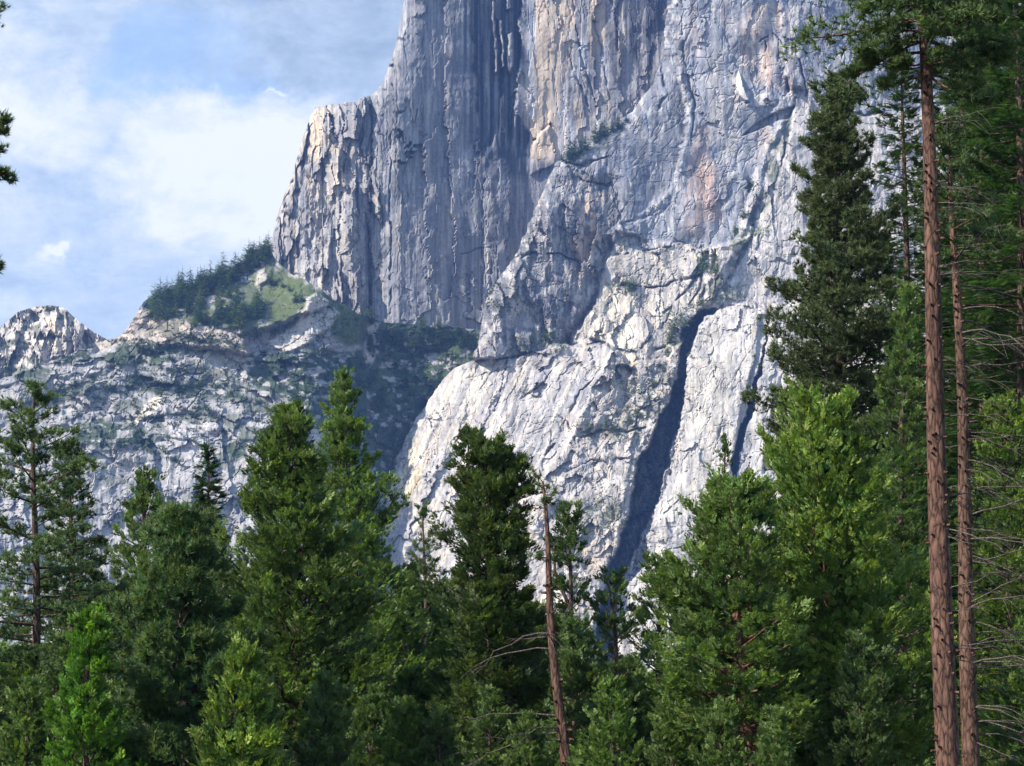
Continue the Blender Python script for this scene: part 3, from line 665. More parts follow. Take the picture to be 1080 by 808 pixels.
def make_tree(name, label, cat, group, base_u, tip_u, tip_v, Y, kind, rng, R0=2.4, crown0=.2, n_br=120, dens=1.0, col=(.05, .10, .025), tipcol=(.12, .17, .03),
              profile=(1.0, .7), trunk_r=.28, bark=None, el=(.55, -.15), droop=.12, lift=.1, usz=1.0, dead=0, dead_range=(.1, .5), dead_len=1.6, dead_side=None, dead_droop=.35,
              sparse=0.0, stubs=0, leader=True, extra=(), cut_v=None, twotops=None, base_v=808, gaps=()):
    """one conifer: a tapered trunk with its limbs, a crown of sprays, and bare dead branches"""
    r = np.random.default_rng(rng)
    tip = at(tip_u, tip_v, Y); low = at(base_u, base_v, Y)
    sl = (tip[:2]-low[:2])/max(tip[2]-low[2], .1)
    base = np.array([low[0]-sl[0]*low[2], Y, 0.]); H = tip[2]
    axis = lambda t: np.stack([base[0]+(tip[0]-base[0])*np.asarray(t)-base[0], 0*np.asarray(t), H*np.asarray(t)], -1)
    root = bpy.data.objects.new(name, None); COL.objects.link(root); root.location = base; root.empty_display_size = .5
    tag(root, label, cat, group)
    wood = Wood(); ts = np.linspace(0, 1, 26)
    ax = axis(ts); ax[:, 0] += .05*np.sin(ts*9+r.uniform(0, 6))*ts*2; 
    rad = trunk_r*(1-ts)**.75 + .025; rad[0] *= 1.35; rad[1] *= 1.08
    Vt, Ft = tube(ax, rad, 14)
    wood.V.append(Vt); wood.F.append(Ft); wood.n += len(Vt)
    def axp(t): return np.array([np.interp(t, ts, ax[:, k]) for k in range(3)])
    P, D, Sz, Cc = [], [], [], []
    col = np.array(col); tipcol = np.array(tipcol)
    def clothe(pts, L, w, s0=.25, amount=1.0, shade=1.0):
        """secondary twigs and sprays along a limb"""
        m = max(int(L*28*dens*amount), 4)
        s = s0 + (1-s0)*np.sqrt(r.random(m))
        k = s*(len(pts)-1); i0 = np.minimum(k.astype(int), len(pts)-2); f = k-i0
        c = pts[i0]*(1-f)[:, None] + pts[i0+1]*f[:, None]
        t_ = pts[i0+1]-pts[i0]; t_ /= np.linalg.norm(t_, axis=1, keepdims=True)+1e-9
        sd = np.cross(t_, [0, 0, 1.]); sd /= np.linalg.norm(sd, axis=1, keepdims=True)+1e-9
        off = r.normal(0, 1, m)*w*(.35+.65*np.sin(np.pi*np.clip(s*.85, 0, 1)))
        nc = max(2, int(L*2.2)); kc = r.integers(0, nc, m); cs_ = (r.random(nc)**.6)[kc]; co_ = (r.normal(0, 1, nc)*w*.8)[kc]; gp = r.random(m) < .6
        s = np.where(gp, np.clip(s0+(1-s0)*cs_ + r.normal(0, .05, m), 0, 1), s); off = np.where(gp, co_+off*.35, off)
        k = s*(len(pts)-1); i0 = np.minimum(k.astype(int), len(pts)-2); f = k-i0
        c = pts[i0]*(1-f)[:, None] + pts[i0+1]*f[:, None]
        vv = r.normal(0, .22, m)*w + (.06 if kind != 'cedar' else .0)
        p = c + sd*off[:, None] + np.array([0, 0, 1.])*vv[:, None] - np.abs(off)[:, None]*t_*.15
        if kind == 'cedar': d = t_*.9 + sd*np.sign(off)[:, None]*.8 + np.array([0, 0, .35]) + r.normal(0, .32, (m, 3))
        elif kind in ('pine', 'softpine'): d = t_*.7 + sd*np.sign(off)[:, None]*.4 + np.array([0, 0, .75]) + r.normal(0, .35, (m, 3))
        else: d = t_*.8 + sd*np.sign(off)[:, None]*.9 + np.array([0, 0, -.05]) + r.normal(0, .2, (m, 3))
        P.append(p); D.append(d); Sz.append(usz*(.66 if kind != 'softpine' else .8)*r.uniform(.6, 1.3, m))
        tn = np.clip((s-.55)/.45, 0, 1)*r.random(m)**1.2*.85
        cc = col[None]*(1-tn)[:, None] + tipcol[None]*tn[:, None]
        Cc.append(cc*shade*r.uniform(.65, 1.35, m)[:, None])
    az = r.uniform(0, 6.28)
    for i in range(n_br):
        f = (i+r.random())/n_br                         # 0 crown base .. 1 tip
        t = crown0 + (1-crown0)*f**.92
        az += 2.399 + r.normal(0, .3)
        prof = R0*((1-f)**profile[1])*min(1, .45+f*4*profile[0]) + .16
        L = prof*(.45+.75*vnoise(np.array([az*1.3]), np.array([t*H/1.3]), rng)[0]*1.15)*r.uniform(.75, 1.2)
        if r.random() < .12: L *= 1.25
        if sparse and r.random() < sparse*(1-.4*f): continue
        skip = False
        for (t0, t1, a0, a1) in gaps:                    # bare sides of the crown
            aa = (az % 6.2832)
            if t0 < t < t1 and a0 < aa < a1: skip = True
        if skip and r.random() < .85: continue
        e = el[1] + (el[0]-el[1])*f + r.normal(0, .10)
        p0 = axp(t)
        pts = curve(p0, az, e, L, r, 6, droop*(1-f*.6), lift)
        rr = .012 + .016*L
        wood.add(pts, np.linspace(rr, .006, 6), 4)
        clothe(pts, L, .10+.20*L*(1-.3*f), .22 if f > .3 else .35, 1.0, r.uniform(.75, 1.25))
    if leader:
        tp = axis(np.linspace(.955, 1.0, 5)); clothe(tp, max(H*.045, .6), .10, 0, 2.2)
    if twotops:
        for (tu, tv, wr, hb) in twotops:
            q = at(tu, tv, Y)-base; b0 = np.array([q[0], q[1]+r.uniform(-.2, .2), q[2]-hb])
            st_ = axp(max(.05, (b0[2]-1.2)/H)); 
            line = np.stack([st_, b0, b0*.5+q*.5, q]); wood.add(line, [.07, .055, .035, .012], 6)
            nb = int(hb*11)
            for i in range(nb):
                f = (i+r.random())/nb; az += 2.399
                p0 = b0*(1-f)+q*f; Lb = wr*(1-f)**.75*r.uniform(.7, 1.15)+.12
                if sparse and r.random() < sparse: continue
                pts = curve(p0, az, el[1]+(el[0]-el[1])*f, Lb, r, 5, droop*.6, lift)
                wood.add(pts, np.linspace(.02, .005, 5), 4); clothe(pts, Lb, .1+.2*Lb, .15)
            clothe(np.stack([b0*.15+q*.85, q]), .6, .08, 0, 2)
    for (t0, u1, v1, dY, w_) in extra:                   # limbs that reach to a given place
        q = at(u1, v1, Y+dY)-base; p0 = axp(t0); L = np.linalg.norm(q-p0); s = np.linspace(0, 1, 8)[:, None]
        pts = p0*(1-s)+q*s; pts[:, 2] += L*.10*np.sin(np.pi*s[:, 0])*r.uniform(-.4, 1) ; pts += r.normal(0, .02*L, pts.shape)*(s*(1-s)*4)
        wood.add(pts, np.linspace(.02+.012*L, .008, 8), 5); clothe(pts, L, w_, .3, 1.5)
        for j in range(int(L*2.5)):
            k = r.integers(2, 7); a_ = math.atan2(q[1]-p0[1], q[0]-p0[0])+r.choice([-1, 1])*r.uniform(.4, .9)
            l2 = r.uniform(.4, .9)*min(L*.35, 1.6); sp = curve(pts[k], a_, r.uniform(-.2, .4), l2, r, 4, .05, .1)
            wood.add(sp, np.linspace(.012, .005, 4), 4); clothe(sp, l2, .16, .2, 1.6)
    for i in range(stubs):
        t = r.uniform(.02, crown0*1.02); a_ = r.uniform(math.pi, 2*math.pi); p0 = axp(t)
        rr = np.interp(t, ts, rad); l = rr + r.uniform(.03, .13)
        q = p0 + np.array([math.cos(a_)*l, math.sin(a_)*l, r.uniform(-.05, .03)])
        wood.add(np.stack([p0, q]), [.045, .028], 5)
    wood.build('trunk', bark or BARK_DK, root)
    if P:
        V, F, C = place(TMPL[kind], np.concatenate(P), np.concatenate(D), np.concatenate(Sz), np.concatenate(Cc), r)
        new_obj('crown', mesh_from('crown', V, F, FOL, C), root)
    for i in range(dead):
        t = r.uniform(*dead_range); a_ = r.uniform(0, 6.28) if dead_side is None else r.normal(dead_side, .55)
        w = Wood(); L = dead_len*r.uniform(.45, 1.25); rr = np.interp(t, ts, rad)
        n = 7; pts = curve(axp(t), a_, r.uniform(-.25, .35), L, r, n, dead_droop*r.uniform(.3, 1.5), dead_droop*.3, .05)
        pts += r.normal(0, .028*L, pts.shape)*np.linspace(0, 1, n)[:, None]
        w.add(pts, np.linspace(.010+.007*L, .003, n), 5)
        for j in range(r.integers(1, 6)):
            k = r.integers(2, n-1); w.add(curve(pts[k], a_+r.choice([-1, 1])*r.uniform(.3, .8), r.uniform(-.7, .3), L*r.uniform(.2, .45), r, 4, .3), np.linspace(.009, .003, 4), 4)
        w.build('dead_branch', DEADWOOD, root)
    return root

def copy_tree(o, loc, rz, sc, label=None, group=None):
    c = o.copy(); COL.objects.link(c); c.location = loc; c.rotation_euler = (0, 0, rz); c.scale = (sc,)*3
    if label: c['label'] = label
    if group: c['group'] = group
    for ch in o.children:
        d = ch.copy(); COL.objects.link(d); d.parent = c
    return c

CED = dict(kind='cedar', el=(.95, .0), droop=.10, lift=.14)
GRN = dict(col=(.068, .120, .040), tipcol=(.17, .22, .06))
BRT = dict(col=(.068, .125, .032), tipcol=(.20, .25, .045))
DKG = dict(col=(.058, .098, .045), tipcol=(.11, .15, .055))
OLV = dict(col=(.046, .068, .034), tipcol=(.095, .115, .05))
mt = make_tree
# --- left side
mt('pine_tree', 'thin open-crowned dark pine with bare upper trunk showing through, leftmost tall tree', 'pine', None, 36, 38, 410, 62, 'pine', 1, R0=2.0, crown0=.30, n_br=90, dens=1.25, profile=(1, .35), trunk_r=.17, sparse=.24, el=(.5, -.1), **DKG)
mt('pine_tree', 'dark narrow pine close beside the thin open-crowned pine', 'pine', None, 76, 73, 468, 66, 'pine', 2, R0=1.9, crown0=.25, n_br=120, dens=1.35, profile=(1, .6), trunk_r=.17, sparse=.15, el=(.5, -.1), **DKG)
mt('cedar_tree', 'mid green pointed cedar behind the soft dark pine', 'cedar', None, 150, 150, 503, 74, rng=3, R0=3.2, crown0=.2, n_br=150, dens=1.0, profile=(1, .75), trunk_r=.22, sparse=.1, **CED, **GRN)
mt('fir_tree', 'small dark spire-shaped fir against the pale wall', 'fir', None, 219, 218, 472, 105, 'fir', 4, R0=2.6, crown0=.2, n_br=230, dens=1.8, usz=1.3, profile=(1, .95), trunk_r=.2, el=(.3, -.25), col=(.025, .055, .025), tipcol=(.04, .075, .035))
mt('pine_tree', 'soft bushy dark green pine with long needles in front of the cedars', 'pine', None, 196, 192, 553, 48, 'softpine', 5, R0=2.0, crown0=.15, n_br=130, dens=2.2, profile=(1.2, .5), trunk_r=.15, usz=.62, el=(.9, .1), lift=.25, col=(.042, .092, .04), tipcol=(.13, .16, .05))
mt('cedar_tree', 'broad dense bright green cedar, largest of the trees before the shaded bowl', 'cedar', None, 318, 305, 437, 60, rng=6, R0=3.0, crown0=.12, n_br=230, dens=1.5, profile=(1, .62), trunk_r=.25, dead=14, dead_range=(.08, .3), dead_len=1.8, twotops=[(286, 462, .9, 2.2)], **CED, **GRN)
mt('cedar_tree', 'tall narrow cedar with a gappy spire rising above its broad neighbour', 'cedar', None, 385, 360, 396, 72, rng=7, R0=3.4, crown0=.15, n_br=230, dens=1.2, profile=(1, .85), trunk_r=.28, sparse=.12, **CED, **GRN)
mt('cedar_tree', 'thin sparse grey green cedar top between two fuller crowns', 'cedar', None, 448, 448, 535, 92, rng=8, R0=2.0, crown0=.3, n_br=80, dens=.8, profile=(1, .8), trunk_r=.15, sparse=.4, **CED, **DKG)
mt('cedar_tree', 'dark dense cedar with a blunt many-topped crown against the pale slab', 'cedar', None, 525, 512, 478, 57, rng=9, R0=1.55, crown0=.18, n_br=190, dens=1.9, profile=(1.6, .36), trunk_r=.2, leader=True, twotops=[(494, 458, .35, 1.3), (543, 486, .7, 1.4), (527, 478, .7, 1.2)], kind='cedar', el=(.9, .0), droop=.1, lift=.12, col=(.045, .078, .030), tipcol=(.11, .13, .04))
# leaning trunk with bare limbs
mt('pine_tree', 'leaning red-barked half-dead trunk with pale bare curved limbs', 'dead pine', None, 597, 569, 508, 50, 'pine', 10, R0=.7, crown0=.80, n_br=10, dens=.8, trunk_r=.155, sparse=.5, bark=BARK_RED, dead=13, dead_range=(.18, .66), dead_len=2.2, dead_side=math.pi, dead_droop=.5, stubs=30, leader=False, **DKG)
mt('cedar_tree', 'slim sparse dark cedar just beyond the leaning red trunk', 'cedar', None, 603, 598, 538, 64, rng=11, R0=1.25, crown0=.25, n_br=110, dens=1.0, profile=(1.4, .5), trunk_r=.13, sparse=.35, twotops=[(585, 570, .35, 1.0)], **CED, **DKG)
mt('cedar_tree', 'very thin straight tree with short scattered sprays before the gully mouth', 'cedar', None, 650, 646, 608, 58, rng=12, R0=.9, crown0=.35, n_br=60, dens=.9, profile=(1.4, .4), trunk_r=.10, sparse=.4, bark=BARK_CED, **CED, **DKG)
mt('cedar_tree', 'open airy cedar with rock showing between its limbs', 'cedar', None, 698, 694, 598, 66, rng=13, R0=1.9, crown0=.15, n_br=110, dens=.9, profile=(1.2, .5), trunk_r=.14, sparse=.35, **CED, **GRN)
mt('cedar_tree', 'green cedar with bare dark lower trunk and a long limb reaching over the rock', 'cedar', None, 790, 770, 520, 52, rng=14, R0=2.0, crown0=.36, n_br=140, dens=1.5, profile=(1.6, .45), trunk_r=.24, bark=BARK_CED, dead=12, dead_range=(.15, .42), dead_len=1.5, extra=[(.62, 705, 588, -.3, .25), (.66, 690, 612, .2, .2), (.60, 722, 625, .3, .25)], **CED, **GRN)
mt('cedar_tree', 'thin dark spire poking up behind the green cedars', 'cedar', None, 764, 764, 462, 84, rng=15, R0=1.5, crown0=.3, n_br=90, dens=.9, profile=(1, .9), trunk_r=.14, sparse=.35, **CED, **DKG)
mt('cedar_tree', 'broad bright yellow-green cedar with a rounded crown under the big dark pine', 'cedar', None, 878, 866, 446, 55, rng=16, R0=2.5, crown0=.14, n_br=260, dens=1.6, profile=(1.4, .33), trunk_r=.24, bark=BARK_CED, dead=18, dead_range=(.08, .33), dead_len=1.8, kind='cedar', el=(1.0, .1), droop=.08, lift=.2, twotops=[(842, 462, .8, 1.8), (895, 458, .8, 1.5)], **BRT)
mt('pine_tree', 'big dense olive-dark pine with a pointed top standing against the granite', 'pine', None, 900, 880, 84, 86, 'pine', 17, R0=3.9, crown0=.34, n_br=360, dens=1.25, sparse=.1, profile=(1.6, .62), trunk_r=.42, usz=1.35, el=(.75, .0), lift=.14, **OLV)
# --- the tall red trunks
mt('ponderosa_pine', 'tall orange-barked pine with a long bare trunk, dark crown reaching out of the picture', 'pine', None, 1000, 963, -260, 46, 'pine', 18, R0=2.7, crown0=.70, n_br=120, dens=1.3, profile=(1.2, .5), trunk_r=.27, bark=BARK_RED, usz=1.05, el=(.4, -.1), sparse=.15, dead=34, dead_range=(.2, .68), dead_len=1.5, dead_side=-.2, dead_droop=.22, stubs=140,
   extra=[(.76, 908, 12, .3, .25), (.73, 905, 62, -.5, .18), (.72, 895, 78, .5, .14), (.75, 925, 40, -.3, .25), (.70, 925, 92, .2, .2), (.78, 905, -12, .2, .3), (.75, 1050, 30, -.4, .35), (.73, 1060, 65, .4, .35), (.70, 1045, 112, -.3, .25), (.78, 1060, 0, .3, .4), (.71, 940, 70, -.4, .25)], **DKG)
mt('ponderosa_pine', 'slimmer paler-barked pine trunk beside the orange one, hung with drooping dead twigs', 'pine', None, 1025, 1003, 120, 52, 'pine', 19, R0=1.6, crown0=.80, n_br=50, dens=.9, trunk_r=.235, bark=BARK_TAN, sparse=.3, dead=70, dead_range=(.2, .86), dead_len=2.5, dead_side=-.1, dead_droop=.45, stubs=90, **DKG)
# --- dark trees behind the trunks
mt('fir_tree', 'dark fir directly behind the orange trunk, its needles blue-green', 'fir', None, 962, 952, 60, 100, 'fir', 20, R0=2.6, crown0=.12, n_br=320, dens=1.2, profile=(1.2, .5), trunk_r=.35, usz=1.2, sparse=.15, el=(.3, -.3), col=(.028, .055, .03), tipcol=(.05, .09, .035))
mt('cedar_tree', 'light green young cedar top between the big dark pine and the orange trunk', 'cedar', None, 948, 955, 303, 70, rng=21, R0=1.8, crown0=.2, n_br=170, dens=1.4, profile=(1, .7), trunk_r=.2, **CED, **GRN)
mt('fir_tree', 'tall dark fir at the picture edge behind the dead twigs', 'fir', None, 1085, 1072, -90, 78, 'fir', 22, R0=3.8, crown0=.14, n_br=360, dens=1.3, profile=(1.2, .45), trunk_r=.4, usz=1.15, sparse=.1, el=(.3, -.3), col=(.024, .055, .024), tipcol=(.055, .10, .03))
mt('fir_tree', 'dark tall fir filling the gap just beyond the paler trunk', 'fir', None, 1040, 1035, 90, 96, 'fir', 23, R0=2.7, crown0=.1, n_br=320, dens=1.2, profile=(1.2, .5), trunk_r=.35, usz=1.2, sparse=.12, el=(.3, -.3), col=(.024, .052, .024), tipcol=(.05, .09, .03))
mt('cedar_tree', 'vivid yellow-green cedar crown at the picture edge below the dead twigs', 'cedar', None, 1062, 1064, 432, 64, rng=24, R0=1.9, crown0=.3, n_br=150, dens=1.4, profile=(1.4, .4), trunk_r=.2, **CED, **BRT)
mt('cedar_tree', 'dark cedar with grey bare lower trunk seen between the cedars and the orange trunk', 'cedar', None, 966, 960, 440, 80, rng=25, R0=2.4, crown0=.3, n_br=170, dens=1.2, profile=(1.4, .5), trunk_r=.26, bark=DEADWOOD, dead=16, dead_range=(.1, .5), dead_len=2.0, **CED, **DKG)
# --- edge pine whose twigs hang into the picture
mt('pine_tree', 'dark twig tips of a pine hanging in at the edge of the cloudy sky', 'pine', None, -95, -95, -60, 34, 'pine', 26, R0=.9, crown0=.3, n_br=60, dens=1.2, trunk_r=.22, usz=.7, extra=[(.72, 8, 158, 0, .08), (.74, 5, 132, .2, .06), (.68, 8, 182, -.2, .06), (.60, -6, 268, 0, .1), (.86, -5, 20, 0, .1)], **DKG)
# --- lower storey
mt('cedar_tree', 'vivid light green young cedar low in front of the broad cedar', 'young cedar', None, 254, 256, 696, 40, rng=27, R0=1.15, crown0=.02, n_br=90, dens=2.2, profile=(1.2, .6), trunk_r=.08, usz=.85, kind='cedar', el=(1.1, .3), droop=.02, lift=.2, **BRT)
mt('cedar_tree', 'young bright cedar low between the thin pines and the soft pine', 'young cedar', None, 92, 92, 655, 46, rng=28, R0=1.1, crown0=.05, n_br=110, dens=1.8, profile=(1.2, .6), trunk_r=.08, usz=.85, kind='cedar', el=(1.0, .2), droop=.05, lift=.2, col=(.05, .13, .02), tipcol=(.14, .22, .03))
# understorey: young cedars in rows behind the named trees, closing the view to the valley floor
rs = np.random.default_rng(77)
protoU = []
UG = 'young cedars crowded at the foot of the tall trees'
UL = 'one of the look-alike young green cedars crowded low at the foot of the tall trees'
for k in range(5):
    c = [GRN, GRN, dict(col=(.065, .11, .045), tipcol=(.13, .18, .06)), dict(col=(.075, .14, .038), tipcol=(.18, .24, .06)), dict(col=(.065, .12, .042), tipcol=(.15, .20, .06))][k]
    protoU.append(make_tree('young_cedar', UL, 'young cedar', UG, 540, 540, 640, 60, rng=60+k, kind='cedar', R0=1.9, crown0=.03, n_br=120, dens=1.35, profile=(1.3, .55), trunk_r=.11, el=(1.0, .05), droop=.08, lift=.15, sparse=.12, **c))
HU = at(540, 640, 60)[2]
first = [True]*5
spots = []
for Y, step, v0, dv in ((52, 46, 735, 40), (62, 50, 690, 45), (76, 44, 660, 45), (92, 40, 640, 40), (115, 40, 650, 30), (150, 40, 680, 20)):
    u = -40 + rs.uniform(0, 30)
    while u < 1130:
        v = v0 + rs.uniform(-dv, dv)*.8
        if 600 < u < 750: v = max(v, 700+rs.uniform(0, 30))
        if 395 < u < 480: v = max(v, 610)       # the bright rock stays visible there
        if u < 60: v = max(v, 690)
        if u > 880: v -= 60
        if 930 < u < 1075 and Y < 80: u += step*.5; continue
        spots.append((u+rs.uniform(-8, 8), v, Y+rs.uniform(-4, 4)))
        u += step*rs.uniform(.8, 1.25)
for (u, v, Y) in spots:
    p = at(u, v, Y); k = int(rs.integers(0, 5)); sc = p[2]/HU
    if first[k]:
        o = protoU[k]; first[k] = False; o.location = (p[0], Y, 0); o.scale = (sc,)*3
    else: copy_tree(protoU[k], (p[0], Y, 0), rs.uniform(0, 6.28), sc)

# taller dark trees closing the forest at the right-hand edge and standing beyond it
protoB = []
BG = 'dark firs standing deep in the forest behind the tall trunks'
BL = 'one of the look-alike dark firs deep in the forest behind the tall trunks'
for k in range(3):
    protoB.append(make_tree('forest_fir', BL, 'fir', BG, 540, 540, 300, 110, 'fir', 80+k, R0=3.2, crown0=.06, n_br=260, dens=.9, profile=(1.3, .6), trunk_r=.3, usz=1.5, el=(.3, -.3), col=(.038, .068, .034), tipcol=(.075, .11, .045)))
HB = at(540, 300, 110)[2]; firstB = [True]*3
for (u, v, Y) in [(905, 420, 112), (935, 250, 120), (985, 200, 118), (1010, 330, 112), (1060, 180, 116), (1050, 330, 104), (1095, 250, 110), (1120, 120, 120), (990, 430, 98), (1035, 470, 92), (930, 480, 100), (1080, 480, 88), (830, 560, 108), (870, 520, 118),
                  (1150, 200, 100), (1180, 330, 90), (1065, 20, 125), (1040, -60, 100), (1010, 20, 112), (1078, -120, 95), (1025, 60, 130), (1100, 0, 118)]:
    p = at(u, v, Y); k = int(rs.integers(0, 3)); sc = p[2]/HB
    if firstB[k]: o = protoB[k]; firstB[k] = False; o.location = (p[0], Y, 0); o.scale = (sc,)*3
    else: copy_tree(protoB[k], (p[0], Y, 0), rs.uniform(0, 6.28), sc)

# ---- small conifers on the mountain, far off
def far_conifer_mesh(seed, col):
    r = np.random.default_rng(seed); P, D, Sz, C = [], [], [], []
    n = 150
    f = np.sqrt(r.random(n)) ; f = 1-f*1.0
    z = .06 + .92*f; az = r.uniform(0, 6.28, n); rad = (.15*(1-f)**.8+.010)*r.uniform(.35, 1, n)
    P = np.stack([np.cos(az)*rad*.5, np.sin(az)*rad*.5, z], 1); D = np.stack([np.cos(az), np.sin(az), r.uniform(-.5, .4, n)], 1)
    C = np.array(col)[None]*r.uniform(.6, 1.4, n)[:, None]
    T = [t*(.17/.45) for t in TMPL['fir']]
    V, F, C = place([t[::2]*1.6 for t in T], P, D, .45+.75*(1-f), C, r)
    Vt, Ft = tube([[0, 0, -.05], [0, 0, .5], [0, 0, 1]], [.018, .012, .003], 5)
    me = mesh_from('distant_conifer', np.concatenate([V, Vt]), [F, Ft+len(V)], FARFOL, np.concatenate([C, np.tile([[.06, .045, .035]], (len(Vt), 1))]))
    return me
fm = [far_conifer_mesh(500+i, c) for i, c in enumerate([(.085, .14, .06), (.05, .09, .05), (.12, .17, .07), (.07, .12, .06)])]
fl_ = [far_conifer_mesh(520+i, c) for i, c in enumerate([(.12, .16, .08), (.10, .14, .07)])]
def far_tree(R, u, v, px, meshes, label, group):
    p = R.point(u, v); h = px/FOC*p[1]*1.02
    o = new_obj('distant_conifer', meshes[int(rs.integers(0, len(meshes)))])
    o.location = p - np.array([0, 3, 1]); o.rotation_euler = (0, 0, rs.uniform(0, 6.28)); w = rs.uniform(.75, 1.15)
    o.scale = (h*w, h*w, h*1.1); tag(o, label, 'conifer', group)
RL, RB, RF = RELIEFS['ledge'], RELIEFS['buttress'], RELIEFS['face']
top = lambda u: np.interp(u, [155, 160, 200, 240, 270, 284], [316, 314, 302, 287, 270, 264])
for i in range(125):
    u = rs.uniform(158, 284); v = top(u) + abs(rs.normal(0, 1))*16*(1 if u < 262 else .4) + (2 if i % 3 else 0)
    if u > 255 and v > 290: continue
    if v > 345: continue
    far_tree(RL, u, v, rs.uniform(9, 26), fm, 'one of the small dark conifers crowding the sunny ledge beside the great face', 'conifers crowding the sunny ledge')
for i in range(34):
    u = rs.uniform(205, 278); v = rs.uniform(325, 348) - max(0, (u-240))*.2
    far_tree(RL, u, v, rs.uniform(14, 26), fm, 'one of the small dark conifers crowding the sunny ledge beside the great face', 'conifers crowding the sunny ledge')
for (u, v, h) in [(286, 300, 20), (312, 318, 12), (318, 316, 10), (390, 338, 16), (392, 342, 12), (445, 347, 18), (463, 345, 13), (305, 306, 9), (298, 302, 9), (386, 333, 10)]:
    far_tree(RL, u, v, h, fm, 'one of the scattered small firs on the grass directly below the great face', 'scattered firs below the great face')
for i in range(70):
    u = rs.uniform(385, 500); v = rs.uniform(352, 372) if i < 46 else rs.uniform(385, 455)
    if v > 395 and u > 455: continue
    far_tree(RL, u, v, rs.uniform(9, 17), fm, 'one of the blue-shadowed conifers growing in the bowl under the great face', 'conifers in the shaded bowl')
for i in range(40):
    u = rs.uniform(300, 400); v = rs.uniform(385, 460)
    far_tree(RL, u, v, rs.uniform(7, 14), fm, 'one of the blue-shadowed conifers growing in the bowl under the great face', 'conifers in the shaded bowl')
for (u, v, h) in [(404, 505, 22), (412, 490, 20), (424, 482, 24), (430, 474, 22), (441, 455, 20), (448, 446, 20), (418, 500, 22)]:
    far_tree(RL, u-4, v, h, fl_, 'one of the sunlit pale green conifers along the foot of the pale slab edge', 'sunlit conifers beside the pale slab')
for (u, v, h) in [(652, 136, 14), (645, 139, 12), (618, 158, 16), (600, 168, 18), (606, 166, 20), (602, 170, 14), (612, 162, 12), (629, 150, 20), (638, 143, 18), (634, 146, 12), (660, 128, 8), (592, 170, 8)]:
    far_tree(RB, u, v, h*1.15, fm[1:2], 'one of the tiny dark firs on the slanting ledge high on the face', 'firs on the high slanting ledge')
for (u, v, h) in [(741, 290, 34), (754, 288, 24), (664, 306, 20), (668, 304, 12), (575, 358, 18), (562, 362, 14), (582, 356, 12), (553, 366, 10), (790, 200, 16), (784, 230, 14), (776, 246, 14)]:
    far_tree(RB, u, v, h, fm, 'one of the lone dark firs rooted on cracks of the buttress', 'lone firs on the buttress')
for (u, v, h) in [(712, 352, 22), (718, 346, 26), (724, 344, 28), (730, 340, 26), (736, 336, 22), (708, 362, 20), (704, 376, 14), (664, 392, 14), (640, 452, 16), (646, 456, 14), (665, 446, 16), (672, 440, 14), (633, 454, 12), (690, 408, 12), (738, 322, 16), (700, 392, 10)]:
    far_tree(RB, u, v, h, fl_, 'one of the pale grey-green trees tucked at the head of the dark gully', 'pale trees at the gully head')
# brush: nobody could count it
def brush_clumps(R, areas, seed):
    r = np.random.default_rng(seed); P, C, Sz = [], [], []
    for (u0, u1, v0, v1, n, s, c) in areas:
        for i in range(n):
            u = r.uniform(u0, u1); v = r.uniform(v0, v1)
            if vnoise(np.array([u/6.]), np.array([v/5.]), 3)[0] < .42: continue
            p = R.point(u, v)
            for j in range(5):
                P.append(p + r.normal(0, 1, 3)*np.array([3, 1, 1.2]) - np.array([0, 2, 0])); C.append(np.array(c)*r.uniform(.6, 1.4)); Sz.append(s*r.uniform(.6, 1.3))
    P, C, Sz = np.array(P), np.array(C), np.array(Sz)
    return place([t*14 for t in TMPL['pine']], P, r.normal(0, .6, P.shape)+np.array([0, -.3, 1.]), Sz, C, r)
b1 = brush_clumps(RL, [(110, 260, 352, 372, 160, .7, (.04, .07, .03)), (60, 330, 380, 470, 420, .8, (.04, .07, .035)), (330, 385, 320, 365, 90, .6, (.06, .10, .035)), (390, 500, 350, 380, 200, .8, (.035, .06, .03)), (385, 470, 385, 470, 220, .8, (.04, .07, .03)), (170, 280, 290, 345, 40, .5, (.07, .10, .04))], 601)
b2 = brush_clumps(RB, [(536, 604, 354, 374, 60, .6, (.07, .10, .04)), (600, 662, 130, 170, 8, .3, (.035, .06, .03)), (640, 700, 400, 450, 90, .6, (.09, .12, .06)), (604, 676, 446, 464, 80, .6, (.10, .13, .05)), (612, 658, 526, 558, 60, .6, (.10, .13, .05)),
                       (748, 784, 302, 318, 40, .5, (.12, .16, .05)), (768, 812, 238, 262, 40, .5, (.10, .14, .05)), (640, 684, 294, 312, 40, .5, (.06, .09, .04)), (505, 545, 300, 326, 50, .6, (.05, .09, .04)), (700, 745, 320, 378, 80, .6, (.10, .13, .06)), (750, 830, 130, 320, 90, .5, (.06, .09, .05))], 602)
Vb = np.concatenate([b1[0], b2[0]]); Fb = np.concatenate([b1[1], b2[1]+len(b1[0])]); Cb = np.concatenate([b1[2], b2[2]])
tag(new_obj('mountain_brush', mesh_from('mountain_brush', Vb, Fb, FARFOL, Cb)), 'low brush scattered over the ledges of the granite', 'brush', kind='stuff')

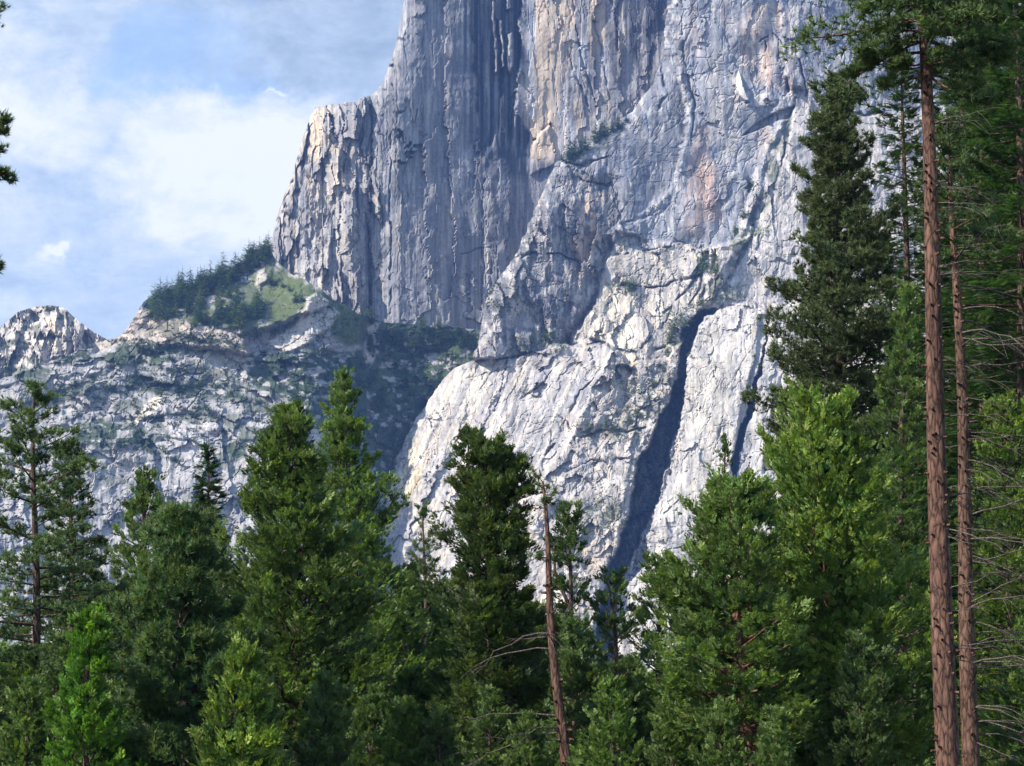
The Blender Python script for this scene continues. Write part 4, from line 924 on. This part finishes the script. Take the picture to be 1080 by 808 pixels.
# ------------------------------------------------------------------ air
def build_haze():
    m, nt, ns, L = mat_new('valley_haze')
    out = N(nt, 'ShaderNodeOutputMaterial'); p = N(nt, 'ShaderNodeVolumePrincipled')
    p.inputs['Color'].default_value = (.22, .42, 1.0, 1); p.inputs['Density'].default_value = HAZE_D
    p.inputs['Anisotropy'].default_value = .1
    L.new(p.outputs[0], out.inputs['Volume'])
    x0, x1, y0, y1, z0, z1 = -6050, 6050, -350, 9050, -2.5, 1750
    Vv = np.array([(x, y, z) for z in (z0, z1) for y in (y0, y1) for x in (x0, x1)], float)
    Fc = np.array([(0, 2, 3, 1), (4, 5, 7, 6), (0, 1, 5, 4), (2, 6, 7, 3), (0, 4, 6, 2), (1, 3, 7, 5)])
    o = new_obj('haze', mesh_from('haze', Vv, Fc, m))
    tag(o, 'thin blue air between the trees and the granite', 'haze', kind='stuff')
HAZE_D = 4e-5; CLOUD_L = 3.35; EXPO = 1.10
build_haze()

# ------------------------------------------------------------------ camera, light, sky
cam = bpy.data.cameras.new('camera'); co = bpy.data.objects.new('camera', cam); COL.objects.link(co)
cam.sensor_width = 36; cam.lens = 36*FOC/1080; cam.clip_end = 30000; cam.clip_start = .5
co.location = (0, 0, CAMZ); co.rotation_euler = (math.pi/2+PITCH, 0, 0); S.camera = co
sl = bpy.data.lights.new('sun', 'SUN'); sl.energy = 5.0; sl.angle = math.radians(.6); sl.color = (1, .885, .735)
so = bpy.data.objects.new('sun', sl); COL.objects.link(so)
so.rotation_euler = Vector(tuple(SUN)).to_track_quat('Z', 'Y').to_euler()
W = bpy.data.worlds.new('World'); S.world = W; W.use_nodes = True
nt = W.node_tree; nt.nodes.clear(); L = nt.links
out = N(nt, 'ShaderNodeOutputWorld'); bg = N(nt, 'ShaderNodeBackground'); bg.inputs['Strength'].default_value = .15
sky = N(nt, 'ShaderNodeTexSky'); sky.sky_type = 'NISHITA'; sky.sun_disc = False
sky.sun_elevation = math.asin(SUN[2]); sky.sun_rotation = math.atan2(SUN[0], SUN[1])
sky.air_density = 1.0; sky.dust_density = .6; sky.ozone_density = 1.0; sky.altitude = 1200
tc = N(nt, 'ShaderNodeTexCoord')
def direction(u, v):
    p_ = at(u, v, 1.0); p_[2] -= CAMZ; return Vector(p_).normalized()
def mth(op, a, b=None, clamp=False):
    n = N(nt, 'ShaderNodeMath', operation=op, use_clamp=clamp)
    for i, x in enumerate((a, b)):
        if x is None: continue
        if isinstance(x, (int, float)): n.inputs[i].default_value = x
        else: L.new(x, n.inputs[i])
    return n.outputs[0]
def noise(scale, detail, rough, sx=1, sz=1, off=0):
    mp = N(nt, 'ShaderNodeMapping'); mp.inputs['Scale'].default_value = (sx, sx, sz); mp.inputs['Location'].default_value = (off, off, off)
    L.new(tc.outputs['Generated'], mp.inputs['Vector'])
    n = N(nt, 'ShaderNodeTexNoise'); n.inputs['Scale'].default_value = scale; n.inputs['Detail'].default_value = detail; n.inputs['Roughness'].default_value = rough
    n.inputs['Distortion'].default_value = .3
    L.new(mp.outputs[0], n.inputs['Vector']); return n.outputs['Fac']
# wobbled direction, for cloud banks with ragged edges
wn = N(nt, 'ShaderNodeTexNoise'); wn.inputs['Scale'].default_value = 14; wn.inputs['Detail'].default_value = 7; wn.inputs['Roughness'].default_value = .62
L.new(tc.outputs['Generated'], wn.inputs['Vector'])
ws = N(nt, 'ShaderNodeVectorMath', operation='MULTIPLY_ADD'); L.new(wn.outputs['Color'], ws.inputs[0])
ws.inputs[1].default_value = (.13,)*3; L.new(tc.outputs['Generated'], ws.inputs[2])
wc = N(nt, 'ShaderNodeVectorMath', operation='SUBTRACT'); L.new(ws.outputs[0], wc.inputs[0]); wc.inputs[1].default_value = (.065,)*3
def blob(u, v, rx, ry, soft=.5):
    """soft bank of cloud centred on a direction of the sky; radii in photo pixels"""
    d = direction(u, v)
    sb = N(nt, 'ShaderNodeVectorMath', operation='SUBTRACT'); L.new(wc.outputs[0], sb.inputs[0]); sb.inputs[1].default_value = d
    sc = N(nt, 'ShaderNodeVectorMath', operation='MULTIPLY'); L.new(sb.outputs[0], sc.inputs[0]); sc.inputs[1].default_value = (FOC/rx, FOC/max(rx, ry), FOC/ry)
    ln = N(nt, 'ShaderNodeVectorMath', operation='LENGTH'); L.new(sc.outputs[0], ln.inputs[0])
    mr = N(nt, 'ShaderNodeMapRange', interpolation_type='SMOOTHSTEP'); L.new(ln.outputs['Value'], mr.inputs['Value'])
    mr.inputs['From Min'].default_value = 1+soft; mr.inputs['From Max'].default_value = 1-soft
    return mr.outputs[0]
n3 = noise(11, 10, .7, 1, 2.2, 7.7)
n1 = noise(9, 8, .58, 1, 1.8); n2 = noise(30, 9, .66, 1, 1.7, 3.1)
gap = blob(168, 72, 62, 34, .55); gap2 = blob(228, 92, 34, 10, .8); gap3 = blob(215, 10, 26, 12, .7); gap4 = blob(150, 84, 26, 10, .8); low = blob(140, 330, 300, 60, .6)
holes = mth('MAXIMUM', mth('MAXIMUM', mth('MULTIPLY', gap, .62), mth('MULTIPLY', gap2, .6)), mth('MAXIMUM', mth('MULTIPLY', gap3, .6), mth('MULTIPLY', gap4, .75)))
cov = N(nt, 'ShaderNodeMapRange', interpolation_type='SMOOTHSTEP'); L.new(n1, cov.inputs['Value'])
cov.inputs['From Min'].default_value = .38; cov.inputs['From Max'].default_value = .62
here = blob(240, 150, 700, 420, .5)
cover = mth('MAXIMUM', mth('MULTIPLY', cov.outputs[0], .2), mth('MULTIPLY', here, .93))
cover = mth('MULTIPLY', cover, mth('SUBTRACT', 1.0, mth('MULTIPLY', holes, .92)), True)
# brightness of the cloud
bright = mth('MAXIMUM', blob(255, 175, 110, 58, .8), mth('MAXIMUM', mth('MULTIPLY', blob(40, 110, 90, 50, .8), .8), mth('MAXIMUM', mth('MULTIPLY', blob(250, 105, 22, 7, .4), 1.0), mth('MULTIPLY', blob(70, 290, 22, 12, .7), .8))))
grey = blob(330, 30, 190, 66, .7)
n2r = N(nt, 'ShaderNodeMapRange'); L.new(n2, n2r.inputs['Value']); n2r.inputs['From Min'].default_value = .3; n2r.inputs['From Max'].default_value = .7
lum = mth('ADD', mth('ADD', mth('MULTIPLY', n2r.outputs[0], .40), mth('MULTIPLY', bright, .62)), .30)
lum = mth('ADD', lum, mth('MULTIPLY', mth('SUBTRACT', n3, .5), 1.35))
lum = mth('SUBTRACT', lum, mth('MULTIPLY', grey, .30), True)
cc = N(nt, 'ShaderNodeValToRGB'); L.new(lum, cc.inputs[0])
e = cc.color_ramp.elements; e[0].position = 0; e[0].color = (.33, .43, .58, 1); e[1].position = 1; e[1].color = (.98, 1.0, 1.04, 1)
e2 = cc.color_ramp.elements.new(.45); e2.color = (.56, .68, .84, 1)
cs = N(nt, 'ShaderNodeVectorMath', operation='SCALE'); L.new(cc.outputs[0], cs.inputs[0]); cs.inputs['Scale'].default_value = CLOUD_L
mx = N(nt, 'ShaderNodeMix', data_type='RGBA'); L.new(cover, mx.inputs['Factor'])
L.new(sky.outputs[0], mx.inputs['A']); L.new(cs.outputs[0], mx.inputs['B'])
L.new(mx.outputs['Result'], bg.inputs[0]); L.new(bg.outputs[0], out.inputs[0])

vs = S.view_settings; vs.view_transform = 'Standard'; vs.look = 'None'; vs.gamma = 1; vs.exposure = EXPO; vs.use_curve_mapping = False
S.cycles.use_denoising = True; S.cycles.volume_bounces = 0; S.cycles.max_bounces = 6; S.cycles.diffuse_bounces = 2; S.cycles.transmission_bounces = 3
S.cycles.volume_step_rate = 5; S.cycles.volume_max_steps = 64
